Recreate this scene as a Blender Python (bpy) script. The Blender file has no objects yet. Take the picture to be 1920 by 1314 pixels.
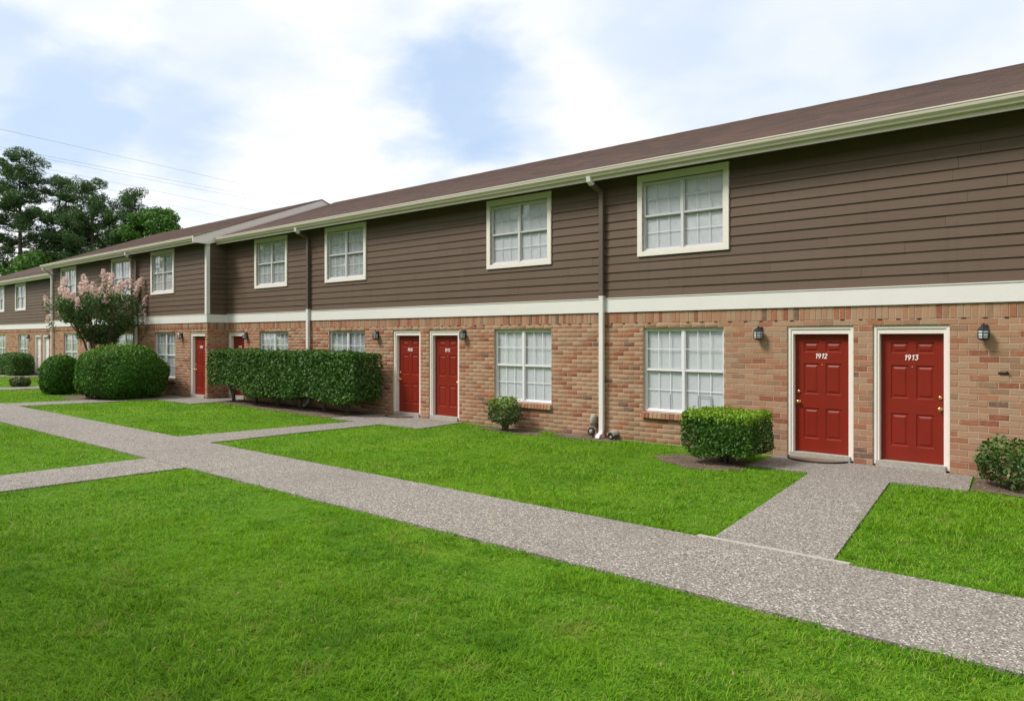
import bpy, bmesh, math, random
import numpy as np
from mathutils import Vector, Matrix

random.seed(7)
RNG = np.random.default_rng(11)
S = bpy.context.scene
COL = S.collection
R = math.radians

# ------------------------------------------------------------------ camera
cam_d = bpy.data.cameras.new('camera')
cam = bpy.data.objects.new('camera', cam_d)
COL.objects.link(cam)
CAM = Vector((0.0, -12.9, 2.06))
cam.location = CAM
cam.rotation_euler = (R(90), 0, R(41.168))
cam_d.sensor_width = 36.0
cam_d.lens = 36.0 * 1400 / 1920
cam_d.shift_x = -10 / 1920
cam_d.shift_y = -23 / 1920
cam_d.clip_end = 3000
S.camera = cam

# ------------------------------------------------------------------ light
SUN_TO = Vector((-0.42, -0.53, 0.77)).normalized()
sun_el = math.asin(SUN_TO.z)
sun_d = bpy.data.lights.new('sun', 'SUN')
sun_d.energy = 2.6
sun_d.angle = R(17)
sun_d.color = (1.0, 0.965, 0.90)
sun = bpy.data.objects.new('sun', sun_d)
COL.objects.link(sun)
sun.location = (-20, -20, 40)
sun.rotation_euler = SUN_TO.to_track_quat('Z', 'Y').to_euler()

S.view_settings.view_transform = 'Standard'
S.view_settings.look = 'None'
S.view_settings.exposure = 0.58
S.view_settings.gamma = 1.0
S.view_settings.use_curve_mapping = False
S.cycles.max_bounces = 8
S.cycles.transparent_max_bounces = 12


# ------------------------------------------------------------------ node helpers
class NT:
    def __init__(self, tree):
        self.t = tree
        self.n = tree.nodes
        self.l = tree.links

    def add(self, typ, **kw):
        nd = self.n.new(typ)
        for k, v in kw.items():
            setattr(nd, k, v)
        return nd

    def put(self, sock, v):
        if hasattr(v, 'is_output') or isinstance(v, bpy.types.NodeSocket):
            self.l.new(v, sock)
        else:
            sock.default_value = v

    def math(self, op, a, b=0.0, clamp=False):
        nd = self.add('ShaderNodeMath', operation=op, use_clamp=clamp)
        self.put(nd.inputs[0], a)
        self.put(nd.inputs[1], b)
        return nd.outputs[0]

    def mix(self, f, a, b, blend='MIX'):
        nd = self.add('ShaderNodeMix', data_type='RGBA', blend_type=blend)
        self.put(nd.inputs[0], f)
        for s, v in ((nd.inputs[6], a), (nd.inputs[7], b)):
            if isinstance(v, tuple) and len(v) == 3:
                v = (*v, 1.0)
            self.put(s, v)
        return nd.outputs[2]

    def noise(self, vec, scale, detail=3.0, rough=0.55, dist=0.0):
        nd = self.add('ShaderNodeTexNoise')
        if vec is not None:
            self.l.new(vec, nd.inputs['Vector'])
        nd.inputs['Scale'].default_value = scale
        nd.inputs['Detail'].default_value = detail
        nd.inputs['Roughness'].default_value = rough
        nd.inputs['Distortion'].default_value = dist
        return nd.outputs['Fac']

    def ramp(self, f, stops, interp='LINEAR'):
        nd = self.add('ShaderNodeValToRGB')
        cr = nd.color_ramp
        cr.interpolation = interp
        while len(cr.elements) < len(stops):
            cr.elements.new(0.5)
        for e, (p, c) in zip(cr.elements, stops):
            e.position = p
            if not isinstance(c, tuple):
                c = (c, c, c)
            e.color = (*c, 1.0)
        self.put(nd.inputs[0], f)
        return nd.outputs[0]

    def smooth(self, v, a, b):
        nd = self.add('ShaderNodeMapRange', interpolation_type='SMOOTHSTEP', clamp=True)
        self.put(nd.inputs[0], v)
        nd.inputs[1].default_value = a
        nd.inputs[2].default_value = b
        return nd.outputs[0]


# ------------------------------------------------------------------ sky
W = bpy.data.worlds.new('World')
S.world = W
W.use_nodes = True
wt = NT(W.node_tree)
for n in list(wt.n):
    wt.n.remove(n)
out = wt.add('ShaderNodeOutputWorld')
bg = wt.add('ShaderNodeBackground')
bg.inputs['Strength'].default_value = 0.1
sky = wt.add('ShaderNodeTexSky', sky_type='NISHITA')
sky.sun_disc = False
sky.sun_elevation = sun_el
sky.sun_rotation = math.atan2(SUN_TO.x, SUN_TO.y)
sky.air_density = 1.0
sky.dust_density = 1.6
tc = wt.add('ShaderNodeTexCoord')
nrm = wt.add('ShaderNodeVectorMath', operation='NORMALIZE')
wt.l.new(tc.outputs['Generated'], nrm.inputs[0])
DIR = nrm.outputs[0]
sep = wt.add('ShaderNodeSeparateXYZ')
wt.l.new(DIR, sep.inputs[0])
zc = wt.math('ADD', wt.math('MAXIMUM', sep.outputs[2], 0.0), 0.22)
inv = wt.math('DIVIDE', 1.0, zc)
pv = wt.add('ShaderNodeVectorMath', operation='SCALE')
wt.l.new(DIR, pv.inputs[0])
wt.l.new(inv, pv.inputs['Scale'])
P = pv.outputs[0]
n1 = wt.noise(P, 1.5, 7.0, 0.52, 0.15)
n2 = wt.noise(P, 4.2, 6.0, 0.55, 0.2)
wob = wt.math('MULTIPLY', wt.math('SUBTRACT', n2, 0.5), 0.19)
# gaps in the cloud where the blue shows: broad noise everywhere, and the gaps seen in this part of the sky
gap = wt.smooth(n1, 0.58, 0.76)


def blob(d, r0, r1, amp):
    v = Vector(d).normalized()
    dp = wt.add('ShaderNodeVectorMath', operation='DOT_PRODUCT')
    wt.l.new(DIR, dp.inputs[0])
    dp.inputs[1].default_value = v
    ang = wt.math('ARCCOSINE', wt.math('MINIMUM', dp.outputs['Value'], 1.0))
    a2 = wt.math('ADD', ang, wob)
    nd = wt.add('ShaderNodeMapRange', interpolation_type='SMOOTHSTEP', clamp=True)
    wt.put(nd.inputs[0], a2)
    nd.inputs[1].default_value = r0
    nd.inputs[2].default_value = r1
    nd.inputs[3].default_value = amp
    nd.inputs[4].default_value = 0.0
    return nd.outputs[0]


blue = wt.math('MULTIPLY', gap, 0.36)
for d, r0, r1, amp in (((-0.679, 0.664, 0.300), 0.03, 0.150, 0.74), ((-0.640, 0.705, 0.300), 0.01, 0.13, 0.55),
                       ((-0.920, 0.307, 0.242), 0.02, 0.15, 0.70), ((-0.885, 0.380, 0.250), 0.01, 0.14, 0.60),
                       ((-0.930, 0.235, 0.290), 0.02, 0.10, 0.50), ((-0.840, 0.415, 0.340), 0.02, 0.11, 0.28),
                       ((-0.30, 0.890, 0.345), 0.10, 0.40, 0.32), ((-0.70, 0.585, 0.385), 0.02, 0.08, 0.18)):
    blue = wt.math('MAXIMUM', blue, blob(d, r0, r1, amp))
blue = wt.math('MINIMUM', blue, 0.9)
# the air inside the gap: Nishita sky, cloud: white with faint grey relief
cl_n = wt.noise(P, 2.6, 6.0, 0.5, 0.1)
cloud = wt.ramp(cl_n, [(0.28, (5.8, 6.3, 7.0)), (0.52, (7.5, 7.5, 7.5))])
skycol = wt.mix(1.0, sky.outputs[0], (0.92, 1.0, 1.12), 'MULTIPLY')
airs = wt.mix(0.72, skycol, (3.0, 4.55, 6.75))
wt.l.new(wt.mix(blue, cloud, airs), bg.inputs[0])
wt.l.new(bg.outputs[0], out.inputs[0])


# ------------------------------------------------------------------ materials
def new_mat(name):
    m = bpy.data.materials.new(name)
    m.use_nodes = True
    t = NT(m.node_tree)
    b = t.n['Principled BSDF']
    return m, t, b


def island_random(t, amount=1.0):
    geo = t.add('ShaderNodeNewGeometry')
    oi = t.add('ShaderNodeObjectInfo')
    v = t.math('ADD', geo.outputs['Random Per Island'], t.math('MULTIPLY', oi.outputs['Random'], 7.31))
    return t.math('FRACT', v)


def pos(t):
    return t.add('ShaderNodeNewGeometry').outputs['Position']


def bump(t, b, h, strength, dist=0.01):
    bp = t.add('ShaderNodeBump')
    bp.inputs['Strength'].default_value = strength
    bp.inputs['Distance'].default_value = dist
    t.l.new(h, bp.inputs['Height'])
    t.l.new(bp.outputs[0], b.inputs['Normal'])


def mat_paint(name, col, rough=0.5, var=0.10, scale=3.0, fine=0.04, spec=0.4, streak=False):
    m, t, b = new_mat(name)
    p = pos(t)
    n = t.noise(p, scale, 5.0, 0.6)
    n2 = t.noise(p, scale * 25, 3.0, 0.6)
    f = t.math('ADD', t.math('MULTIPLY', t.math('SUBTRACT', n, 0.5), var * 2), t.math('MULTIPLY', t.math('SUBTRACT', n2, 0.5), fine * 2))
    f = t.math('ADD', f, 1.0)
    sc = t.add('ShaderNodeVectorMath', operation='SCALE')
    sc.inputs[0].default_value = col
    t.l.new(f, sc.inputs['Scale'])
    t.l.new(sc.outputs[0], b.inputs['Base Color'])
    b.inputs['Roughness'].default_value = rough
    b.inputs['Specular IOR Level'].default_value = spec
    bump(t, b, n2, 0.08, 0.004)
    return m


def mat_brick():
    m, t, b = new_mat('brick')
    r = island_random(t)
    c = t.ramp(r, [(0.0, (0.355, 0.195, 0.120)), (0.15, (0.385, 0.225, 0.142)), (0.32, (0.365, 0.175, 0.102)), (0.46, (0.365, 0.235, 0.155)),
                   (0.57, (0.325, 0.128, 0.070)), (0.68, (0.390, 0.232, 0.146)), (0.78, (0.285, 0.162, 0.100)), (0.86, (0.265, 0.092, 0.053)), (0.935, (0.370, 0.195, 0.118)), (0.978, (0.165, 0.095, 0.068))], 'CONSTANT')
    p = pos(t)
    n = t.noise(p, 14.0, 5.0, 0.65)
    n2 = t.noise(p, 120.0, 3.0, 0.7)
    c = t.mix(t.smooth(n, 0.45, 0.75), c, t.mix(0.5, c, (0.36, 0.255, 0.18)))
    c = t.mix(t.math('MULTIPLY', t.smooth(n2, 0.52, 0.75), 0.5), c, (0.17, 0.085, 0.055))
    big = t.noise(p, 0.9, 4.0, 0.6)
    c = t.mix(t.math('MULTIPLY', t.smooth(big, 0.5, 0.8), 0.35), c, (0.31, 0.205, 0.13))
    sp = t.add('ShaderNodeSeparateXYZ')
    t.l.new(p, sp.inputs[0])
    dirt = t.math('ADD', t.math('MULTIPLY', sp.outputs[2], -0.75), t.math('MULTIPLY', t.noise(p, 2.2, 5.0, 0.65), 1.3))
    c = t.mix(t.math('MULTIPLY', t.smooth(dirt, 0.35, 0.95), 0.5), c, (0.275, 0.195, 0.130))
    t.l.new(c, b.inputs['Base Color'])
    b.inputs['Roughness'].default_value = 0.9
    b.inputs['Specular IOR Level'].default_value = 0.2
    bump(t, b, t.math('ADD', n2, t.math('MULTIPLY', n, 0.7)), 0.5, 0.004)
    return m


def mat_mortar():
    m, t, b = new_mat('mortar')
    p = pos(t)
    n = t.noise(p, 60.0, 4.0, 0.7)
    n2 = t.noise(p, 1.6, 4.0, 0.6)
    c = t.ramp(n, [(0.3, (0.37, 0.272, 0.198)), (0.7, (0.50, 0.378, 0.282))])
    c = t.mix(t.math('MULTIPLY', t.smooth(n2, 0.45, 0.75), 0.4), c, (0.36, 0.27, 0.20))
    sp = t.add('ShaderNodeSeparateXYZ')
    t.l.new(p, sp.inputs[0])
    dirt = t.math('ADD', t.math('MULTIPLY', sp.outputs[2], -0.75), t.math('MULTIPLY', t.noise(p, 2.2, 5.0, 0.65), 1.3))
    c = t.mix(t.math('MULTIPLY', t.smooth(dirt, 0.35, 0.95), 0.5), c, (0.30, 0.22, 0.155))
    t.l.new(c, b.inputs['Base Color'])
    b.inputs['Roughness'].default_value = 0.95
    bump(t, b, n, 0.4, 0.004)
    return m


def mat_siding():
    m, t, b = new_mat('siding_paint')
    p = pos(t)
    mp = t.add('ShaderNodeMapping')
    mp.inputs['Scale'].default_value = (0.8, 1.0, 26.0)
    t.l.new(p, mp.inputs[0])
    grain = t.noise(mp.outputs[0], 2.0, 5.0, 0.65)
    big = t.noise(p, 0.7, 4.0, 0.6)
    mp2 = t.add('ShaderNodeMapping')
    mp2.inputs['Scale'].default_value = (5.0, 1.0, 0.35)
    t.l.new(p, mp2.inputs[0])
    streak = t.noise(mp2.outputs[0], 1.3, 5.0, 0.6)
    r = island_random(t)
    c = t.mix(grain, (0.101, 0.064, 0.045), (0.129, 0.084, 0.060))
    c = t.mix(t.math('MULTIPLY', t.smooth(big, 0.4, 0.75), 0.35), c, (0.122, 0.089, 0.066))
    c = t.mix(t.math('MULTIPLY', t.smooth(streak, 0.52, 0.75), 0.35), c, (0.074, 0.051, 0.037))
    sc = t.add('ShaderNodeVectorMath', operation='SCALE')
    t.l.new(c, sc.inputs[0])
    t.l.new(t.math('ADD', 0.94, t.math('MULTIPLY', r, 0.12)), sc.inputs['Scale'])
    t.l.new(sc.outputs[0], b.inputs['Base Color'])
    b.inputs['Roughness'].default_value = 0.62
    b.inputs['Specular IOR Level'].default_value = 0.3
    bump(t, b, grain, 0.25, 0.004)
    return m


def mat_roof():
    m, t, b = new_mat('roof_shingle')
    geo = t.add('ShaderNodeNewGeometry')
    s = t.add('ShaderNodeSeparateXYZ')
    t.l.new(geo.outputs['Position'], s.inputs[0])
    cb = t.add('ShaderNodeCombineXYZ')
    t.l.new(s.outputs[0], cb.inputs[0])
    t.l.new(s.outputs[1], cb.inputs[1])
    bk = t.add('ShaderNodeTexBrick')
    t.l.new(cb.outputs[0], bk.inputs['Vector'])
    bk.inputs['Scale'].default_value = 1.0
    bk.inputs['Brick Width'].default_value = 0.30
    bk.inputs['Row Height'].default_value = 0.1315
    bk.inputs['Mortar Size'].default_value = 0.004
    bk.inputs['Color1'].default_value = (0.110, 0.080, 0.072, 1)
    bk.inputs['Color2'].default_value = (0.165, 0.115, 0.100, 1)
    bk.inputs['Mortar'].default_value = (0.064, 0.047, 0.045, 1)
    p = geo.outputs['Position']
    n = t.noise(p, 0.8, 5.0, 0.6)
    mp = t.add('ShaderNodeMapping')
    mp.inputs['Scale'].default_value = (0.6, 5.0, 5.0)
    t.l.new(p, mp.inputs[0])
    n3 = t.noise(mp.outputs[0], 1.2, 4.0, 0.6)
    g = t.noise(p, 90.0, 3.0, 0.7)
    c = t.mix(t.math('MULTIPLY', t.smooth(n, 0.42, 0.66), 0.7), bk.outputs['Color'], (0.180, 0.112, 0.090))
    c = t.mix(t.math('MULTIPLY', t.smooth(n3, 0.45, 0.66), 0.65), c, (0.115, 0.092, 0.090))
    c = t.mix(t.math('MULTIPLY', g, 0.25), c, (0.05, 0.04, 0.04))
    t.l.new(c, b.inputs['Base Color'])
    b.inputs['Roughness'].default_value = 0.95
    b.inputs['Specular IOR Level'].default_value = 0.15
    bump(t, b, g, 0.4, 0.006)
    return m


def mat_aggregate():
    m, t, b = new_mat('exposed_aggregate')
    p = pos(t)
    vo = t.add('ShaderNodeTexVoronoi')
    vo.inputs['Scale'].default_value = 66.0
    t.l.new(p, vo.inputs['Vector'])
    s = t.add('ShaderNodeSeparateColor')
    t.l.new(vo.outputs['Color'], s.inputs[0])
    peb = t.ramp(s.outputs[0], [(0.0, (0.058, 0.055, 0.053)), (0.14, (0.158, 0.141, 0.126)), (0.32, (0.290, 0.256, 0.224)), (0.48, (0.125, 0.109, 0.096)),
                                (0.60, (0.350, 0.308, 0.266)), (0.72, (0.235, 0.174, 0.142)), (0.80, (0.43, 0.410, 0.380)), (0.93, (0.64, 0.62, 0.585))], 'CONSTANT')
    gapm = t.smooth(vo.outputs['Distance'], 0.42, 0.62)
    c = t.mix(gapm, peb, (0.222, 0.199, 0.176))
    big = t.noise(p, 0.55, 5.0, 0.6)
    mid = t.noise(p, 3.0, 5.0, 0.65)
    c = t.mix(t.math('MULTIPLY', t.smooth(big, 0.45, 0.75), 0.45), c, (0.165, 0.150, 0.132))
    c = t.mix(t.math('MULTIPLY', t.smooth(mid, 0.52, 0.75), 0.16), c, (0.34, 0.30, 0.26))
    t.l.new(c, b.inputs['Base Color'])
    b.inputs['Roughness'].default_value = 0.85
    b.inputs['Specular IOR Level'].default_value = 0.25
    bump(t, b, t.math('SUBTRACT', 1.0, vo.outputs['Distance']), 0.55, 0.006)
    return m


def mat_cement():
    m, t, b = new_mat('cement')
    p = pos(t)
    n = t.noise(p, 30.0, 5.0, 0.7)
    c = t.ramp(n, [(0.3, (0.27, 0.245, 0.21)), (0.7, (0.44, 0.41, 0.36))])
    t.l.new(c, b.inputs['Base Color'])
    b.inputs['Roughness'].default_value = 0.9
    bump(t, b, n, 0.3, 0.004)
    return m


def mat_soil():
    m, t, b = new_mat('soil')
    p = pos(t)
    n = t.noise(p, 26.0, 6.0, 0.7)
    n2 = t.noise(p, 2.0, 4.0, 0.6)
    c = t.ramp(n, [(0.3, (0.055, 0.038, 0.028)), (0.55, (0.12, 0.085, 0.062)), (0.75, (0.24, 0.18, 0.135))])
    c = t.mix(t.math('MULTIPLY', t.smooth(n2, 0.4, 0.7), 0.5), c, (0.21, 0.155, 0.115))
    t.l.new(c, b.inputs['Base Color'])
    b.inputs['Roughness'].default_value = 1.0
    bump(t, b, n, 0.8, 0.02)
    return m


def grass_colour(t):
    p = pos(t)
    a = t.noise(p, 0.42, 4.0, 0.6)
    bb = t.noise(p, 2.3, 4.0, 0.65)
    return p, a, bb


def mat_ground():
    m, t, b = new_mat('lawn_ground')
    p, a, bb = grass_colour(t)
    n = t.noise(p, 22.0, 6.0, 0.75)
    c = t.ramp(n, [(0.30, (0.042, 0.098, 0.010)), (0.55, (0.090, 0.205, 0.014)), (0.75, (0.155, 0.285, 0.035))])
    c = t.mix(t.math('MULTIPLY', t.smooth(a, 0.40, 0.68), 0.5), c, (0.165, 0.270, 0.018))
    t.l.new(c, b.inputs['Base Color'])
    b.inputs['Roughness'].default_value = 1.0
    b.inputs['Specular IOR Level'].default_value = 0.1
    bump(t, b, n, 0.8, 0.03)
    return m


def leafy(name, stops, rough=0.55, trans=0.3, patch=None, spec=0.3):
    """leaf material: colour differs from leaf to leaf, some light passes through"""
    m, t, b = new_mat(name)
    geo = t.add('ShaderNodeNewGeometry')
    c = t.ramp(geo.outputs['Random Per Island'], stops)
    if patch:
        for sc, lo, hi, amt, colr in patch:
            n = t.noise(geo.outputs['Position'], sc, 4.0, 0.6)
            c = t.mix(t.math('MULTIPLY', t.smooth(n, lo, hi), amt), c, colr)
    t.l.new(c, b.inputs['Base Color'])
    b.inputs['Roughness'].default_value = rough
    b.inputs['Specular IOR Level'].default_value = spec
    tr = t.add('ShaderNodeBsdfTranslucent')
    t.l.new(t.mix(1.0, c, (1.15, 1.1, 0.6), 'MULTIPLY'), tr.inputs[0])
    mx = t.add('ShaderNodeMixShader')
    mx.inputs[0].default_value = trans
    t.l.new(b.outputs[0], mx.inputs[1])
    t.l.new(tr.outputs[0], mx.inputs[2])
    t.l.new(mx.outputs[0], t.n['Material Output'].inputs[0])
    return m


def mat_bark(name, c0, c1, scale=8.0):
    m, t, b = new_mat(name)
    p = pos(t)
    mp = t.add('ShaderNodeMapping')
    mp.inputs['Scale'].default_value = (1, 1, 0.3)
    t.l.new(p, mp.inputs[0])
    n = t.noise(mp.outputs[0], scale, 5.0, 0.7)
    t.l.new(t.ramp(n, [(0.3, c0), (0.7, c1)]), b.inputs['Base Color'])
    b.inputs['Roughness'].default_value = 0.9
    bump(t, b, n, 0.7, 0.02)
    return m


def mat_glass():
    m, t, b = new_mat('window_glass')
    t.n.remove(b)
    tr = t.add('ShaderNodeBsdfTransparent')
    tr.inputs[0].default_value = (0.975, 0.988, 0.992, 1)
    gl = t.add('ShaderNodeBsdfGlossy')
    gl.inputs['Roughness'].default_value = 0.02
    fr = t.add('ShaderNodeFresnel')
    fr.inputs['IOR'].default_value = 1.33
    p = pos(t)
    bp = t.add('ShaderNodeBump')
    bp.inputs['Strength'].default_value = 0.06
    bp.inputs['Distance'].default_value = 0.02
    t.l.new(t.noise(p, 1.7, 2.0, 0.5), bp.inputs['Height'])
    t.l.new(bp.outputs[0], gl.inputs['Normal'])
    mx = t.add('ShaderNodeMixShader')
    t.l.new(t.math('MINIMUM', fr.outputs[0], 0.5), mx.inputs[0])
    t.l.new(tr.outputs[0], mx.inputs[1])
    t.l.new(gl.outputs[0], mx.inputs[2])
    t.l.new(mx.outputs[0], t.n['Material Output'].inputs[0])
    return m


def mat_plain(name, col, rough=0.5, metal=0.0, spec=0.5):
    m, t, b = new_mat(name)
    n = t.noise(pos(t), 40.0, 3.0, 0.6)
    sc = t.add('ShaderNodeVectorMath', operation='SCALE')
    sc.inputs[0].default_value = col
    t.l.new(t.math('ADD', 0.88, t.math('MULTIPLY', n, 0.24)), sc.inputs['Scale'])
    t.l.new(sc.outputs[0], b.inputs['Base Color'])
    b.inputs['Roughness'].default_value = rough
    b.inputs['Metallic'].default_value = metal
    b.inputs['Specular IOR Level'].default_value = spec
    return m


M = {
    'brick': mat_brick(), 'mortar': mat_mortar(), 'siding': mat_siding(), 'roof': mat_roof(),
    'trim': mat_paint('cream_trim', (0.76, 0.705, 0.655), 0.5, 0.05, 2.0),
    'white': mat_paint('white_trim', (0.705, 0.68, 0.665), 0.5, 0.05, 2.0),
    'gutter': mat_paint('gutter_cream', (0.675, 0.61, 0.535), 0.45, 0.06, 1.5),
    'soffit': mat_paint('soffit_brown', (0.050, 0.037, 0.030), 0.7, 0.1),
    'brown_pipe': mat_paint('brown_pipe', (0.115, 0.084, 0.066), 0.5, 0.05),
    'red': mat_paint('door_red', (0.205, 0.0165, 0.0075), 0.42, 0.17, 2.2, 0.05, 0.28),
    'agg': mat_aggregate(), 'cement': mat_cement(), 'soil': mat_soil(), 'ground': mat_ground(),
    'glass': mat_glass(),
    'blind': mat_plain('blind_white', (0.93, 0.915, 0.97), 0.6),
    'alu': mat_plain('window_aluminium', (0.60, 0.585, 0.60), 0.45, 0.0),
    'alu_mid': mat_plain('window_muntin_grey', (0.52, 0.54, 0.55), 0.45),
    'alu_dark': mat_plain('window_rail', (0.24, 0.25, 0.255), 0.45, 0.0),
    'black': mat_plain('black_metal', (0.012, 0.013, 0.017), 0.42),
    'frost': mat_plain('frosted_glass', (0.55, 0.58, 0.62), 0.18),
    'brass': mat_plain('brass', (0.70, 0.47, 0.20), 0.28, 1.0),
    'number': mat_plain('number_white', (0.86, 0.84, 0.80), 0.5),
    'rubber': mat_plain('black_rubber', (0.022, 0.022, 0.022), 0.8),
    'mat': mat_plain('coir', (0.19, 0.125, 0.08), 0.95),
    'grey': mat_plain('grey_metal', (0.34, 0.33, 0.30), 0.55, 0.2),
    'wire': mat_plain('wire_grey', (0.20, 0.21, 0.23), 0.6),
    'dark': mat_plain('dark_void', (0.015, 0.012, 0.010), 0.9),
    'litter': leafy('dry_litter', [(0.0, (0.20, 0.125, 0.07)), (0.5, (0.34, 0.24, 0.15)), (1.0, (0.12, 0.08, 0.055))], 0.9, 0.1),
    'grass': leafy('grass_blade', [(0.0, (0.055, 0.175, 0.006)), (0.5, (0.142, 0.322, 0.011)), (0.88, (0.245, 0.435, 0.022)), (0.955, (0.27, 0.38, 0.06)), (1.0, (0.44, 0.38, 0.17))], 0.65, 0.40,
                   [(0.35, 0.42, 0.64, 0.55, (0.185, 0.385, 0.010)), (0.8, 0.52, 0.68, 0.55, (0.060, 0.185, 0.012)), (1.7, 0.56, 0.70, 0.65, (0.290, 0.335, 0.070)), (6.0, 0.52, 0.70, 0.40, (0.048, 0.160, 0.010))], 0.15),
    'leaf_hedge': leafy('hedge_leaf', [(0.0, (0.026, 0.078, 0.014)), (0.6, (0.056, 0.145, 0.022)), (0.93, (0.100, 0.215, 0.034)), (1.0, (0.22, 0.28, 0.04))], 0.52, 0.22, None, 0.28),
    'leaf_box': leafy('boxwood_leaf', [(0.0, (0.024, 0.075, 0.012)), (0.6, (0.055, 0.142, 0.016)), (1.0, (0.11, 0.23, 0.025))], 0.52, 0.22, None, 0.28),
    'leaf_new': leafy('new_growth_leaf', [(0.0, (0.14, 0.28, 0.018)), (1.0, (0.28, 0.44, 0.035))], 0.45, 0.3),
    'leaf_dome': leafy('round_shrub_leaf', [(0.0, (0.028, 0.092, 0.010)), (0.7, (0.060, 0.175, 0.014)), (1.0, (0.11, 0.25, 0.020))], 0.5, 0.25),
    'leaf_dry': leafy('shrub_leaf_dry', [(0.0, (0.040, 0.100, 0.022)), (0.65, (0.085, 0.175, 0.038)), (0.82, (0.16, 0.17, 0.065)), (1.0, (0.24, 0.18, 0.10))], 0.5, 0.2),
    'leaf_myrtle': leafy('myrtle_leaf', [(0.0, (0.040, 0.092, 0.030)), (0.8, (0.085, 0.165, 0.045)), (1.0, (0.20, 0.25, 0.07))], 0.5, 0.25),
    'bloom': leafy('pink_bloom', [(0.0, (0.66, 0.42, 0.54)), (0.35, (0.82, 0.63, 0.73)), (0.8, (0.88, 0.76, 0.82)), (1.0, (0.70, 0.60, 0.46))], 0.7, 0.3),
    'needle': leafy('pine_needle', [(0.0, (0.038, 0.088, 0.036)), (0.7, (0.070, 0.145, 0.045)), (1.0, (0.130, 0.210, 0.055))], 0.6, 0.15),
    'leaf_oak': leafy('oak_leaf', [(0.0, (0.042, 0.115, 0.024)), (0.7, (0.080, 0.190, 0.032)), (1.0, (0.14, 0.27, 0.042))], 0.55, 0.25),
    'bark': mat_bark('pine_bark', (0.050, 0.036, 0.030), (0.15, 0.105, 0.08)),
    'stem': mat_bark('shrub_stem', (0.070, 0.052, 0.040), (0.19, 0.15, 0.115), 20.0),
}

# ------------------------------------------------------------------ object helpers
ORG = {}


def tag(o, label=None, cat=None, group=None, kind=None):
    if label:
        o['label'] = label
    if cat:
        o['category'] = cat
    if group:
        o['group'] = group
    if kind:
        o['kind'] = kind
    return o


def empty(name, loc, label=None, cat=None, group=None, kind=None, parent=None):
    o = bpy.data.objects.new(name, None)
    COL.objects.link(o)
    o.empty_display_size = 0.2
    o.location = loc if parent is None else Vector(loc) - ORG[parent.name]
    ORG[o.name] = Vector(loc)
    o.parent = parent
    return tag(o, label, cat, group, kind)


def link(name, me, parent=None, loc=(0, 0, 0), rz=0.0):
    """link a mesh; loc is a world point"""
    o = bpy.data.objects.new(name, me)
    COL.objects.link(o)
    loc = Vector(loc)
    if parent is not None:
        o.parent = parent
        o.location = loc - ORG[parent.name]
    else:
        o.location = loc
    if rz:
        o.rotation_euler = (0, 0, rz)
    ORG[o.name] = loc
    return o


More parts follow.
